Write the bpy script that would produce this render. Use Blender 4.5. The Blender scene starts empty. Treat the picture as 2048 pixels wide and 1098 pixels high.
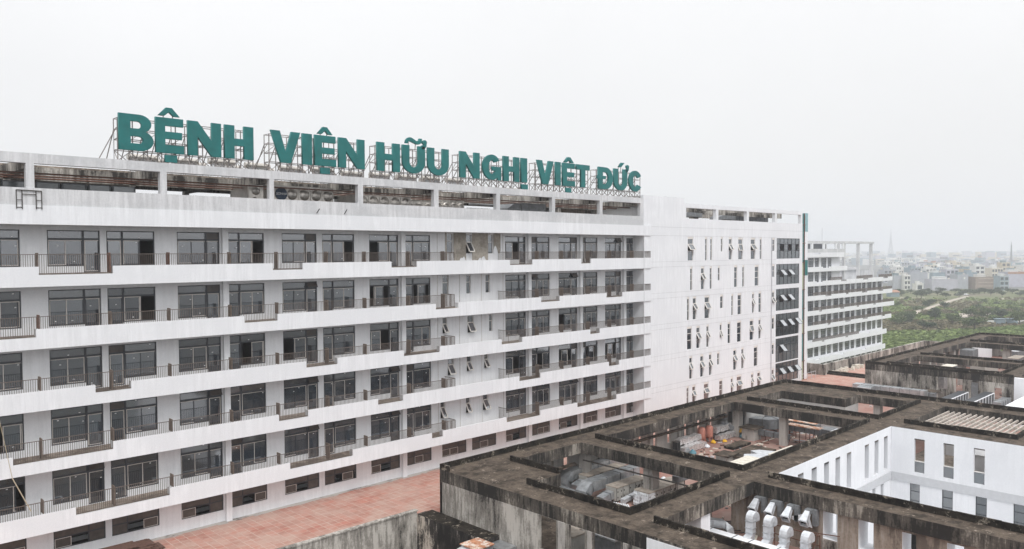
import bpy, math, random
from mathutils import Vector, Matrix
R = random.Random(7)
sc = bpy.context.scene
COL = sc.collection
# ------------------------------------------------------------------ camera
cam = bpy.data.cameras.new("camera"); camo = bpy.data.objects.new("camera", cam); COL.objects.link(camo)
cam.sensor_width = 36; cam.lens = 1554.4 / 2048 * 36; cam.clip_start = 0.5; cam.clip_end = 20000
rt = Vector((0.71973, -0.69424, -0.004665)); dn = Vector((-0.0238, -0.017956, -0.999556)); fw = Vector((0.693843, 0.719524, -0.029446))
camo.matrix_world = Matrix(((rt.x, -dn.x, -fw.x, 0), (rt.y, -dn.y, -fw.y, 0), (rt.z, -dn.z, -fw.z, 0), (0, 0, 0, 1)))
sc.camera = camo
# ------------------------------------------------------------------ sky and sun (overcast)
SUN_EL, SUN_AZ = math.radians(52), math.radians(205)      # azimuth from +Y clockwise
w = bpy.data.worlds.new("World"); sc.world = w; w.use_nodes = True
nt = w.node_tree; nt.nodes.clear()
N = nt.nodes.new; L = nt.links.new
out = N('ShaderNodeOutputWorld'); bg1 = N('ShaderNodeBackground'); bg2 = N('ShaderNodeBackground'); add = N('ShaderNodeAddShader')
sky = N('ShaderNodeTexSky'); sky.sky_type = 'NISHITA'; sky.sun_disc = False; sky.sun_elevation = SUN_EL; sky.sun_rotation = SUN_AZ
sky.dust_density = 6; sky.air_density = 1.5
hs = N('ShaderNodeHueSaturation'); hs.inputs['Saturation'].default_value = 0.25
L(sky.outputs[0], hs.inputs['Color']); L(hs.outputs[0], bg1.inputs[0]); bg1.inputs[1].default_value = 0.012
tc = N('ShaderNodeTexCoord'); sp = N('ShaderNodeSeparateXYZ'); L(tc.outputs['Generated'], sp.inputs[0])
cr = N('ShaderNodeValToRGB'); L(sp.outputs[2], cr.inputs[0])
e = cr.color_ramp.elements
e[0].position = 0.0; e[0].color = (.83, .835, .855, 1)
e[1].position = 1.0; e[1].color = (1.0, 1.0, 1.0, 1)
for p, v in ((.10, .82), (.2, .835), (.32, .90), (.6, 1.0)):
    k = e.new(p); k.color = (v, v * 1.003, v * 1.012, 1)
cn = N('ShaderNodeTexNoise'); cn.inputs['Scale'].default_value = 2.2; cn.inputs['Detail'].default_value = 4; L(tc.outputs['Generated'], cn.inputs['Vector'])
mr = N('ShaderNodeMapRange'); mr.inputs[1].default_value = .3; mr.inputs[2].default_value = .7; mr.inputs[3].default_value = .97; mr.inputs[4].default_value = 1.03
L(cn.outputs[0], mr.inputs[0])
vm = N('ShaderNodeVectorMath'); vm.operation = 'SCALE'; L(cr.outputs[0], vm.inputs[0]); L(mr.outputs[0], vm.inputs['Scale'])
mp = N('ShaderNodeMapRange'); mp.inputs[1].default_value = .3; mp.inputs[2].default_value = 1; mp.inputs[3].default_value = .93; mp.inputs[4].default_value = 1.55
L(sp.outputs[2], mp.inputs[0]); L(vm.outputs[0], bg2.inputs[0]); L(mp.outputs[0], bg2.inputs[1])
L(bg1.outputs[0], add.inputs[0]); L(bg2.outputs[0], add.inputs[1]); L(add.outputs[0], out.inputs[0])
sd = bpy.data.lights.new("sun", 'SUN'); sun = bpy.data.objects.new("sun", sd); COL.objects.link(sun)
sd.energy = 1.2; sd.angle = math.radians(14); sd.color = (1, .985, .97)
sdir = Vector((math.sin(SUN_AZ) * math.cos(SUN_EL), math.cos(SUN_AZ) * math.cos(SUN_EL), math.sin(SUN_EL)))
sun.rotation_euler = sdir.to_track_quat('Z', 'Y').to_euler()
sc.view_settings.view_transform = 'Standard'; sc.view_settings.look = 'None'; sc.view_settings.exposure = 0.20; sc.view_settings.gamma = 1
sc.render.engine = 'CYCLES'; sc.cycles.max_bounces = 6; sc.cycles.diffuse_bounces = 3; sc.cycles.glossy_bounces = 2; sc.cycles.volume_bounces = 1
sc.cycles.use_denoising = True

# ------------------------------------------------------------------ materials
def newmat(name):
    m = bpy.data.materials.new(name); m.use_nodes = True
    return m, m.node_tree, m.node_tree.nodes['Principled BSDF']
def wpos(t, sx=1, sy=1, sz=1):
    g = t.nodes.new('ShaderNodeNewGeometry'); mp = t.nodes.new('ShaderNodeMapping')
    t.links.new(g.outputs['Position'], mp.inputs[0]); mp.inputs['Scale'].default_value = (sx, sy, sz)
    return mp.outputs[0]
def noise(t, vec, scale, detail=4, rough=.6):
    n = t.nodes.new('ShaderNodeTexNoise'); n.inputs['Scale'].default_value = scale; n.inputs['Detail'].default_value = detail; n.inputs['Roughness'].default_value = rough
    t.links.new(vec, n.inputs['Vector']); return n.outputs[0]
def ramp(t, fac, stops):
    c = t.nodes.new('ShaderNodeValToRGB'); t.links.new(fac, c.inputs[0]); e = c.color_ramp.elements
    while len(e) < len(stops): e.new(.5)
    for k, (p, v) in enumerate(stops):
        e[k].position = p; e[k].color = (v, v, v, 1) if isinstance(v, (int, float)) else (*v, 1)
    return c.outputs[0]
def mix(t, fac, a, b, mode='MIX'):
    m = t.nodes.new('ShaderNodeMix'); m.data_type = 'RGBA'; m.blend_type = mode
    if isinstance(fac, (int, float)): m.inputs[0].default_value = fac
    else: t.links.new(fac, m.inputs[0])
    for i, s in ((6, a), (7, b)):
        if isinstance(s, tuple): m.inputs[i].default_value = (*s, 1)
        else: t.links.new(s, m.inputs[i])
    return m.outputs[2]
def bump(t, h, bsdf, s=.3, d=.02):
    b = t.nodes.new('ShaderNodeBump'); b.inputs['Strength'].default_value = s; b.inputs['Distance'].default_value = d
    t.links.new(h, b.inputs['Height']); t.links.new(b.outputs[0], bsdf.inputs['Normal'])
def plain(name, c, rough=.6, metal=0, var=.15, sc_=3., spec=.4):
    m, t, b = newmat(name)
    n = noise(t, wpos(t), sc_, 5)
    lo = tuple(max(0, x * (1 - var)) for x in c); hi = tuple(min(1, x * (1 + var)) for x in c)
    t.links.new(ramp(t, n, [(.3, lo), (.7, hi)]), b.inputs['Base Color'])
    b.inputs['Roughness'].default_value = rough; b.inputs['Metallic'].default_value = metal; b.inputs['Specular IOR Level'].default_value = spec
    return m
def white_mat(name, base, grime, stain):
    m, t, b = newmat(name)
    st = noise(t, wpos(t, 2.2, 2.2, .16), 1.6, 6, .7)
    big = noise(t, wpos(t), .35, 4)
    fine = noise(t, wpos(t), 9, 4)
    c = mix(t, ramp(t, st, [(.36, 0), (.60, 1)]), tuple(x * (1 - stain) for x in base), base)
    c = mix(t, ramp(t, big, [(.40, .9), (.56, 0)]), c, grime)
    c = mix(t, .12, c, ramp(t, fine, [(.3, (.2, .2, .2)), (.7, (.9, .9, .9))]), 'OVERLAY')
    t.links.new(c, b.inputs['Base Color']); b.inputs['Roughness'].default_value = .8
    bump(t, fine, b, .15, .01)
    return m
M = {}
M['white'] = white_mat('white_render', (.79, .805, .83), (.72, .735, .76), .12)
M['weather'] = white_mat('weathered_white_concrete', (.66, .665, .68), (.50, .51, .525), .24)
M['bright'] = white_mat('fresh_white_render', (.80, .81, .835), (.73, .74, .765), .08)
M['town_frame'] = plain('grey_frame', (.30, .30, .31), .6)
M['greyband'] = plain('grey_band', (.55, .56, .58), .8, var=.06)
M['greywall'] = plain('pale_grey_render', (.46, .45, .44), .85, var=.12, sc_=.8)
def stain_wall(name, dark, mid, light, th=.5, zscale=.13, sc_=1.5):
    m, t, b = newmat(name)
    st = noise(t, wpos(t, 2.0, 2.0, zscale * 2.0), sc_, 7, .72)
    big = noise(t, wpos(t, 1, 1, .45), .42, 5, .6)
    fine = noise(t, wpos(t), 7, 6, .75)
    s = t.nodes.new('ShaderNodeMath'); s.operation = 'MULTIPLY_ADD'; t.links.new(big, s.inputs[0]); s.inputs[1].default_value = 1.25; t.links.new(st, s.inputs[2])
    s2 = t.nodes.new('ShaderNodeMath'); s2.operation = 'MULTIPLY_ADD'; t.links.new(fine, s2.inputs[0]); s2.inputs[1].default_value = .35; t.links.new(s.outputs[0], s2.inputs[2])
    s3 = t.nodes.new('ShaderNodeMath'); s3.operation = 'MULTIPLY'; t.links.new(s2.outputs[0], s3.inputs[0]); s3.inputs[1].default_value = .382
    c = ramp(t, s3.outputs[0], [(th - .055, dark), (th - .018, mid), (th + .015, tuple(x * 1.25 for x in mid)), (th + .07, light)])
    t.links.new(c, b.inputs['Base Color']); b.inputs['Roughness'].default_value = .92
    bump(t, fine, b, .4, .03)
    return m
M['dirtwall'] = stain_wall('mould_streaked_concrete', (.030, .026, .022), (.20, .185, .165), (.50, .47, .43), .495)
M['blackwall'] = stain_wall('black_mould_wall', (.008, .006, .005), (.03, .025, .022), (.55, .48, .41), .50, .22, 1.0)
M['beam'] = stain_wall('mouldy_beam_face', (.014, .012, .010), (.070, .060, .050), (.31, .28, .24), .525, .10, 2.2)
M['greywash'] = stain_wall('grey_inner_wall', (.17, .155, .14), (.33, .31, .29), (.45, .43, .40), .47)
M['brownwall'] = stain_wall('brown_bare_render', (.13, .105, .085), (.23, .19, .155), (.36, .32, .28), .5)
def top_mat(name, dark, mid, light, lth=.64):
    m, t, b = newmat(name)
    a = noise(t, wpos(t), .8, 8, .72); f = noise(t, wpos(t), 5, 6, .75); q = noise(t, wpos(t, 1, 1, 1), .22, 3)
    c = ramp(t, a, [(.40, dark), (.50, mid), (.58, tuple(x * 1.3 for x in mid))])
    c = mix(t, ramp(t, f, [(.40, .0), (.62, .55)]), c, dark)
    p = noise(t, wpos(t), 1.7, 9, .78)
    c = mix(t, ramp(t, p, [(lth - .02, 0), (lth + .05, .85)]), c, light); b.inputs['Specular IOR Level'].default_value = .15
    t.links.new(c, b.inputs['Base Color']); b.inputs['Roughness'].default_value = .95
    bump(t, f, b, .5, .03)
    return m
M['slabtop'] = top_mat('weathered_slab_top', (.036, .029, .023), (.105, .083, .065), (.36, .30, .25), .60)
M['curb'] = top_mat('black_mould_curb', (.007, .006, .005), (.030, .025, .020), (.30, .26, .21), .575)
def tile_mat(name, base, grout, cell, pale):
    m, t, b = newmat(name)
    g = t.nodes.new('ShaderNodeNewGeometry'); s = t.nodes.new('ShaderNodeSeparateXYZ'); t.links.new(g.outputs['Position'], s.inputs[0])
    outs = []
    for ax, cs in ((0, cell), (1, cell)):
        a = t.nodes.new('ShaderNodeMath'); a.operation = 'DIVIDE'; a.inputs[1].default_value = cs; t.links.new(s.outputs[ax], a.inputs[0])
        f = t.nodes.new('ShaderNodeMath'); f.operation = 'FRACT'; t.links.new(a.outputs[0], f.inputs[0])
        l = t.nodes.new('ShaderNodeMath'); l.operation = 'LESS_THAN'; l.inputs[1].default_value = .10; t.links.new(f.outputs[0], l.inputs[0]); outs.append(l.outputs[0])
    mx = t.nodes.new('ShaderNodeMath'); mx.operation = 'MAXIMUM'; t.links.new(outs[0], mx.inputs[0]); t.links.new(outs[1], mx.inputs[1])
    v = t.nodes.new('ShaderNodeTexWhiteNoise'); v.noise_dimensions = '2D'
    fl = t.nodes.new('ShaderNodeVectorMath'); fl.operation = 'SNAP'; fl.inputs[1].default_value = (cell, cell, 1); t.links.new(g.outputs['Position'], fl.inputs[0]); t.links.new(fl.outputs[0], v.inputs['Vector'])
    c = mix(t, v.outputs[0], tuple(x * .84 for x in base), tuple(min(1, x * 1.12) for x in base))
    n = noise(t, wpos(t), .35, 6, .7); n2 = noise(t, wpos(t), 1.6, 8, .78)
    c = mix(t, ramp(t, n, [(.38, 0), (.60, .85)]), c, pale)
    c = mix(t, ramp(t, n2, [(.58, 0), (.70, .7)]), c, tuple(min(1, x * 1.25) for x in pale))
    brk = noise(t, wpos(t), .9, 4)
    mm = t.nodes.new('ShaderNodeMath'); mm.operation = 'MULTIPLY'; t.links.new(mx.outputs[0], mm.inputs[0]); t.links.new(ramp(t, brk, [(.4, .25), (.6, .95)]), mm.inputs[1])
    c = mix(t, mm.outputs[0], c, grout)
    t.links.new(c, b.inputs['Base Color']); b.inputs['Roughness'].default_value = .85
    return m
M['tile'] = tile_mat('red_terrace_tile', (.40, .170, .128), (.50, .38, .32), .62, (.46, .32, .265))
M['redfloor'] = tile_mat('red_court_floor', (.29, .135, .105), (.23, .14, .115), .3, (.32, .225, .19))
def glass_mat(name, c, rough=.07, spec=2.9):
    m, t, b = newmat(name)
    n = noise(t, wpos(t), .55, 3)
    t.links.new(ramp(t, n, [(.35, tuple(x * .65 for x in c)), (.7, tuple(x * 1.35 for x in c))]), b.inputs['Base Color'])
    oi = t.nodes.new('ShaderNodeObjectInfo'); col = b.inputs['Base Color'].links[0].from_socket
    t.links.new(mix(t, oi.outputs['Random'], mix(t, .6, col, (.01, .01, .012)), mix(t, .12, col, (.25, .28, .30))), b.inputs['Base Color'])
    vr = t.nodes.new('ShaderNodeMapRange'); vr.inputs[3].default_value = spec - .5; vr.inputs[4].default_value = spec + .25; t.links.new(oi.outputs['Random'], vr.inputs[0]); t.links.new(vr.outputs[0], b.inputs['IOR'])
    b.inputs['Roughness'].default_value = rough; b.inputs['Specular IOR Level'].default_value = .5
    bump(t, noise(t, wpos(t), .8, 2), b, .12, .03)
    return m
M['glass'] = glass_mat('tinted_window_glass', (.018, .038, .060))
M['glassfar'] = glass_mat('grey_window_glass', (.075, .095, .105), .15, 2.0)
M['glasscw'] = glass_mat('curtain_glass', (.04, .06, .07), .1, 3.0)
M['sashglass'] = plain('sky_lit_sash_glass', (.42, .44, .46), .2, var=.1)  # pale base colour paints in the sky reflected by the open sashes
M['patch'] = top_mat('bare_plaster', (.26, .235, .20), (.36, .33, .29), (.52, .49, .45), .60)
M['film'] = plain('brown_film_pane', (.085, .074, .066), .35, var=.3, sc_=2)
M['frame'] = plain('dark_aluminium_frame', (.045, .050, .058), .4, var=.1)
M['strip'] = plain('cream_protective_strip', (.62, .58, .54), .5, var=.1)
M['wframe'] = plain('cream_window_frame', (.74, .71, .67), .5, var=.08)
M['dark'] = plain('dark_room', (.02, .02, .022), .9)
M['room'] = plain('shade_dark_room', (.07, .068, .066), .9)  # near-black colour stands in for the shade inside the rooms
M['rail'] = plain('brown_railing_paint', (.13, .105, .09), .5, var=.25)
M['rustfin'] = plain('rusty_divider_panel', (.17, .085, .06), .6, var=.35, sc_=6)
M['brownfin'] = plain('brown_divider_panel', (.17, .135, .11), .6, var=.25, sc_=6)
M['teal'] = plain('teal_sign_paint', (.007, .138, .134), .45, var=.18, sc_=1.2)
M['tealdk'] = plain('teal_cladding', (.010, .145, .140), .5, var=.1)
M['paleteal'] = plain('pale_teal_cladding', (.25, .42, .45), .5, var=.1)
M['olive'] = plain('olive_cladding', (.33, .38, .24), .6, var=.1)
M['steel'] = plain('pinkish_steel_frame', (.24, .215, .205), .55, var=.25, sc_=5)
M['darksteel'] = plain('dark_steel', (.06, .055, .05), .5, var=.2)
M['rust'] = plain('rusty_steel', (.13, .06, .04), .8, var=.4, sc_=8)
M['galv'] = plain('galvanised_duct', (.50, .52, .54), .38, .75, var=.25, sc_=2.5)
M['galvlight'] = plain('bright_galvanised_duct', (.62, .64, .67), .45, .35, var=.2, sc_=3)
M['galvdark'] = plain('dull_grey_duct', (.20, .21, .22), .6, .2, var=.25, sc_=3)
M['stainless'] = plain('dull_stainless_steel', (.50, .47, .43), .32, .85, var=.2, sc_=2)
M['ahu'] = plain('dusty_beige_panel', (.40, .385, .355), .6, var=.15, sc_=2)
M['ahutop'] = plain('dusty_brown_lid', (.30, .26, .22), .8, var=.25, sc_=3)
M['plastic'] = plain('pale_plastic_sheet', (.72, .75, .78), .25, var=.15, sc_=4)
M['cream'] = plain('cream_lid', (.66, .62, .54), .7, var=.15, sc_=3)
M['foil'] = plain('crumpled_foil', (.68, .66, .66), .3, .6, var=.45, sc_=5)
M['redtank'] = plain('faded_red_tank', (.48, .20, .15), .6, var=.2, sc_=4)
M['rusttop'] = top_mat('rust_blotched_lid', (.30, .10, .04), (.44, .22, .13), (.66, .62, .56), .50)
M['yellow'] = plain('yellow_plastic_bag', (.75, .42, .02), .5, var=.2)
M['blue'] = plain('blue_plastic_bag', (.10, .24, .30), .5, var=.3)
M['navy'] = plain('navy_disc', (.012, .035, .075), .5, var=.05)
M['letterwhite'] = plain('white_lettering', (.8, .8, .8), .5, var=.02)
M['black'] = plain('black_opening', (.012, .012, .013), .8)
M['slat'] = plain('pinkish_cream_slat', (.43, .385, .345), .85, var=.35, sc_=2)
M['wood'] = plain('rusted_sheet_stack', (.11, .06, .045), .8, var=.5, sc_=6)

# ------------------------------------------------------------------ helpers
def link(o): COL.objects.link(o); return o
def thing(name, label, cat, loc=(0, 0, 0), group=None):
    o = link(bpy.data.objects.new(name, None)); o.location = loc; o['label'] = label; o['category'] = cat
    o.empty_display_size = .5
    if group: o['group'] = group
    return o
def tag(o, label=None, cat=None, group=None, kind=None):
    if label: o['label'] = label
    if cat: o['category'] = cat
    if group: o['group'] = group
    if kind: o['kind'] = kind
    return o
def origin_of(p):
    v = Vector((0, 0, 0))
    while p is not None: v += Vector(p.location); p = p.parent
    return v
class MB:
    def __init__(s): s.v = []; s.f = []; s.m = []
    def quad(s, pts, m=0):
        n = len(s.v); s.v += [tuple(p) for p in pts]; s.f.append(tuple(range(n, n + len(pts)))); s.m.append(m)
    def hexa(s, c, m=0, mt=None):
        n = len(s.v); s.v += [tuple(p) for p in c]     # 0-3 bottom ring, 4-7 top ring
        for k, q in enumerate(((3, 2, 1, 0), (4, 5, 6, 7), (0, 1, 5, 4), (1, 2, 6, 5), (2, 3, 7, 6), (3, 0, 4, 7))):
            s.f.append(tuple(n + i for i in q)); s.m.append(mt if (k == 1 and mt is not None) else m)
    def box(s, x0, x1, y0, y1, z0, z1, m=0, mt=None):
        s.hexa([(x0, y0, z0), (x1, y0, z0), (x1, y1, z0), (x0, y1, z0), (x0, y0, z1), (x1, y0, z1), (x1, y1, z1), (x0, y1, z1)], m, mt)
    def bar(s, p, q, wd=.05, ht=None, m=0):
        p, q = Vector(p), Vector(q); ht = ht or wd; d = (q - p)
        if d.length < 1e-6: return
        d.normalize(); up = Vector((0, 0, 1)) if abs(d.z) < .95 else Vector((0, 1, 0))
        a = d.cross(up).normalized() * wd / 2; b = a.cross(d).normalized() * ht / 2
        s.hexa([p - a - b, p + a - b, q + a - b, q - a - b, p - a + b, p + a + b, q + a + b, q - a + b], m)
    def tube(s, p, q, r, n=8, m=0, r2=None, cap=True):
        p, q = Vector(p), Vector(q); d = (q - p).normalized(); up = Vector((0, 0, 1)) if abs(d.z) < .95 else Vector((1, 0, 0))
        a = d.cross(up).normalized(); b = a.cross(d); r2 = r if r2 is None else r2; i0 = len(s.v)
        for c, rr in ((p, r), (q, r2)):
            for k in range(n):
                t = 2 * math.pi * k / n; s.v.append(tuple(c + (a * math.cos(t) + b * math.sin(t)) * rr))
        for k in range(n):
            s.f.append((i0 + k, i0 + (k + 1) % n, i0 + n + (k + 1) % n, i0 + n + k)); s.m.append(m)
        if cap:
            s.f.append(tuple(i0 + k for k in range(n))); s.m.append(m); s.f.append(tuple(i0 + n + n - 1 - k for k in range(n))); s.m.append(m)
    def lathe(s, c, prof, n=14, m=0):
        i0 = len(s.v)
        for r, z in prof:
            for k in range(n): t = 2 * math.pi * k / n; s.v.append((c[0] + r * math.cos(t), c[1] + r * math.sin(t), c[2] + z))
        for j in range(len(prof) - 1):
            for k in range(n):
                s.f.append((i0 + j * n + k, i0 + j * n + (k + 1) % n, i0 + (j + 1) * n + (k + 1) % n, i0 + (j + 1) * n + k)); s.m.append(m)
    def sweep(s, pts, side, wd, ht, m=0, rings=True):
        pts = [Vector(p) for p in pts]; side = Vector(side).normalized(); prev = None; n0 = len(s.v)
        for i, p in enumerate(pts):
            t = (pts[min(i + 1, len(pts) - 1)] - pts[max(i - 1, 0)]).normalized(); nn = t.cross(side).normalized()
            for a, b in ((-1, -1), (1, -1), (1, 1), (-1, 1)): s.v.append(tuple(p + side * a * wd / 2 + nn * b * ht / 2))
        for i in range(len(pts) - 1):
            for k in range(4):
                s.f.append((n0 + i * 4 + k, n0 + i * 4 + (k + 1) % 4, n0 + (i + 1) * 4 + (k + 1) % 4, n0 + (i + 1) * 4 + k)); s.m.append(m)
        s.f.append((n0, n0 + 1, n0 + 2, n0 + 3)); s.m.append(m); e = n0 + (len(pts) - 1) * 4; s.f.append((e, e + 1, e + 2, e + 3)); s.m.append(m)
    def wall(s, axis, plane, thick, u0, u1, v0, v1, holes=(), mf=0, ms=None, mb=None):
        """slab with rectangular holes; holes = (u0,u1,v0,v1)"""
        ms = mf if ms is None else ms; mb = mf if mb is None else mb
        P = {'y': lambda u, v, d: (u, plane + d, v), 'x': lambda u, v, d: (plane + d, u, v), 'z': lambda u, v, d: (u, v, plane - d)}[axis]
        us = sorted({u0, u1, *[min(max(h[0], u0), u1) for h in holes], *[min(max(h[1], u0), u1) for h in holes]})
        vs = sorted({v0, v1, *[min(max(h[2], v0), v1) for h in holes], *[min(max(h[3], v0), v1) for h in holes]})
        nu, nv = len(us) - 1, len(vs) - 1; solid = [[True] * nu for _ in range(nv)]
        for h in holes:
            for j in range(nv):
                vc = (vs[j] + vs[j + 1]) / 2
                if not (h[2] < vc < h[3]): continue
                for i in range(nu):
                    if h[0] < (us[i] + us[i + 1]) / 2 < h[1]: solid[j][i] = False
        S = lambda i, j: 0 <= i < nu and 0 <= j < nv and solid[j][i]
        for j in range(nv):
            i = 0
            while i < nu:
                if not solid[j][i]: i += 1; continue
                k = i
                while k < nu and solid[j][k]: k += 1
                a, b, c, d = us[i], us[k], vs[j], vs[j + 1]
                s.quad([P(a, c, 0), P(b, c, 0), P(b, d, 0), P(a, d, 0)], mf)
                s.quad([P(a, c, thick), P(a, d, thick), P(b, d, thick), P(b, c, thick)], mb)
                i = k
            for i in range(nu + 1):
                if S(i, j) != S(i - 1, j): a = us[i]; s.quad([P(a, vs[j], 0), P(a, vs[j + 1], 0), P(a, vs[j + 1], thick), P(a, vs[j], thick)], ms)
        for j in range(nv + 1):
            for i in range(nu):
                if S(i, j) != S(i, j - 1): c = vs[j]; s.quad([P(us[i], c, 0), P(us[i + 1], c, 0), P(us[i + 1], c, thick), P(us[i], c, thick)], ms)
    def build(s, name, mats, parent=None, smooth=False):
        o0 = origin_of(parent); me = bpy.data.meshes.new(name)
        me.from_pydata([(x - o0.x, y - o0.y, z - o0.z) for x, y, z in s.v], [], s.f)
        mats = mats if isinstance(mats, (list, tuple)) else [mats]
        for m in mats: me.materials.append(M[m] if isinstance(m, str) else m)
        me.polygons.foreach_set('material_index', s.m)
        if smooth: me.polygons.foreach_set('use_smooth', [True] * len(me.polygons))
        me.update(); o = link(bpy.data.objects.new(name, me)); o.parent = parent
        return o
def struct(name, mb, mats, label=None, kind='structure'):
    o = mb.build(name, mats); o['kind'] = kind
    if label: o['label'] = label
    return o
GZ = -34.0      # ground
TZ = -20.1      # red terrace level
# ------------------------------------------------------------------ ground
def ground_mat(nm, lo, md, hi, dk):
    m, t, b = newmat(nm)
    a = noise(t, wpos(t), .02, 6, .65); f = noise(t, wpos(t), .25, 7, .7)
    c = ramp(t, a, [(.36, lo), (.52, md), (.66, hi)])
    c = mix(t, ramp(t, f, [(.35, 0), (.65, .7)]), c, dk)
    t.links.new(c, b.inputs['Base Color']); b.inputs['Roughness'].default_value = .95
    return m
M['ground'] = ground_mat('town_ground', (.10, .105, .10), (.16, .16, .16), (.22, .21, .19), (.07, .075, .07))
M['field'] = ground_mat('field_soil', (.10, .105, .045), (.14, .165, .055), (.23, .19, .14), (.07, .075, .035))
g = MB(); g.quad([(-700, -1900, GZ), (5600, -1900, GZ), (5600, 5600, GZ), (-700, 5600, GZ)]); struct('ground', g, 'ground')
g = MB(); g.quad([(180, 20, GZ + .05), (760, 20, GZ + .05), (760, 420, GZ + .05), (180, 420, GZ + .05)]); struct('field', g, 'field')
hz = MB(); hz.box(-650, 5500, -1800, 5500, GZ - 1.0, 95)
hm = bpy.data.materials.new('haze_air'); hm.use_nodes = True; ht = hm.node_tree; ht.nodes.clear()
ho = ht.nodes.new('ShaderNodeOutputMaterial'); hv = ht.nodes.new('ShaderNodeVolumePrincipled')
hv.inputs['Color'].default_value = (.93, .955, 1, 1); hv.inputs['Density'].default_value = .00046; hv.inputs['Anisotropy'].default_value = .3
ht.links.new(hv.outputs[0], ho.inputs['Volume']); M['haze'] = hm
struct('haze', hz, 'haze', kind='stuff')
# ================================================================== MAIN WARD WING
D, DW = 55.0, 56.6
FL = [-1.27, -5.14, -9.01, -12.88, -16.75]        # floor levels of the five balcony storeys
wing = thing('hospital_wing', 'long white hospital wing with five balcony storeys under the green rooftop words', 'building', (30, 60, TZ))
A0 = [5.2, 13.17, 21.35, 29.45, 37.55, 53.64, 61.53, 69.37]; AW = [3.05, 3.12, 3.1, 3.05, 3.05, 2.92, 3.05, 2.96]
B0 = [0.6, 8.6, 16.69, 25.03, 33.01, 41.3, 57.36, 65.06, 73.31]; BW = [3.05, 3.06, 3.12, 2.92, 3.05, 2.86, 2.77, 2.96, 2.73]
units = [('A', x, wd) for x, wd in zip(A0, AW)] + [('B', x, wd) for x, wd in zip(B0, BW)]
NAR = [[(46.1, 46.93, 1.72, -.15), (48.49, 49.24, 1.61, -.16), (51.33, 52.05, 1.64, -.18)],
       [(45.58, 46.35, -2.17, -4.0), (48.49, 49.08, -2.24, -4.02), (50.97, 51.56, -2.25, -4.02)],
       [(45.55, 46.1, -6.16, -7.65), (48.62, 49.43, -6.16, -7.81), (51.41, 51.9, -6.18, -7.85)],
       [(46.14, 46.89, -10.0, -11.65), (48.5, 49.1, -10.06, -11.5), (50.75, 51.3, -10.03, -11.45)],
       [(45.24, 45.8, -13.9, -15.6), (48.36, 48.9, -13.99, -15.55), (50.55, 51.27, -13.89, -15.6)]]
NOPEN = [(0, 1, 0), (0, 0, 0), (1, 1, 0), (1, 1, 1), (1, 1, 1)]
holes = []
for F in FL:
    for k, x, wd in units:
        s = .675 * wd
        if k == 'A': holes += [(x, x + s, F + .45, F + 2.8), (x + s, x + wd, F + .02, F + 2.8)]
        else: holes += [(x + wd - s, x + wd, F + .45, F + 2.8), (x, x + wd - s, F + .02, F + 2.8)]
for k, x, wd in units: holes.append((x, x + wd, -19.25, -17.95))
GX = [(45.4, 48.4), (49.1, 52.3)]
for a, b in GX: holes.append((a, b, -19.25, -17.95))
for r in NAR:
    for a, b, zt, zb in r: holes.append((a, b, zb, zt))
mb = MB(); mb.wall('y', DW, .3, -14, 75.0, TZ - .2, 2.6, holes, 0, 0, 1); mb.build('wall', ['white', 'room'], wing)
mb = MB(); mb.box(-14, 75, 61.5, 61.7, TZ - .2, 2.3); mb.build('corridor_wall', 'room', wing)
mb = MB()
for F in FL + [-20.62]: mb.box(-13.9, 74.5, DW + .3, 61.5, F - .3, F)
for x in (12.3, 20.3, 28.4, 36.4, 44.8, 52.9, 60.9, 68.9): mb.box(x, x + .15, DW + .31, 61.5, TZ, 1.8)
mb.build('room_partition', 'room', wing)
mb = MB(); mb.box(-14.2, -14, 55.3, 72, TZ, 6.1); mb.box(-14, 74.6, 71.8, 72, GZ, 2.6); mb.build('rear_wall', 'white', wing)
# plastered patches of the stair bay, first storey, and its vertical joints
mb = MB()
for x0, x1 in ((45.0, 46.1), (46.93, 48.49), (49.24, 51.33), (52.05, 53.0)):
    n = 12; zb = [(-.75 + .28 * math.sin(x0 * 3 + _ * .6) + .12 * math.sin(_ * 1.7 + x0)) if x1 < 53 else .2 + .4 * math.sin(_ * .5) for _ in range(n + 1)]
    for i in range(n):
        a, b = x0 + (x1 - x0) * i / n, x0 + (x1 - x0) * (i + 1) / n
        if 45.9 > a: continue
        mb.quad([(a, DW - .006, zb[i]), (b, DW - .006, zb[i + 1]), (b, DW - .006, 1.8), (a, DW - .006, 1.8)])
mb.build('bare_plaster_patch', 'patch', wing)
mb = MB()
for F in FL:
    for x in (44.95, 47.6, 50.4, 53.3):
        mb.box(x, x + .05, DW - .004, DW + .02, F, F + 3.0)
mb.build('wall_joint', 'greywash', wing)
mb = MB()
for x in (8.3, 24.55, 40.72, 56.66, 64.75, 72.5):
    mb.box(x, x + .44, 56.3, DW + .01, TZ, 2.5)
for c in range(0, len(mb.v), 8):
    pass
NC = len(mb.f) // 6
for k in range(NC):
    q = MB(); q.v = mb.v[k * 8:(k + 1) * 8]; q.f = [tuple(i - k * 8 for i in f) for f in mb.f[k * 6:(k + 1) * 6]]; q.m = [0] * 6
    q.build('column', 'white', wing)
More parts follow.
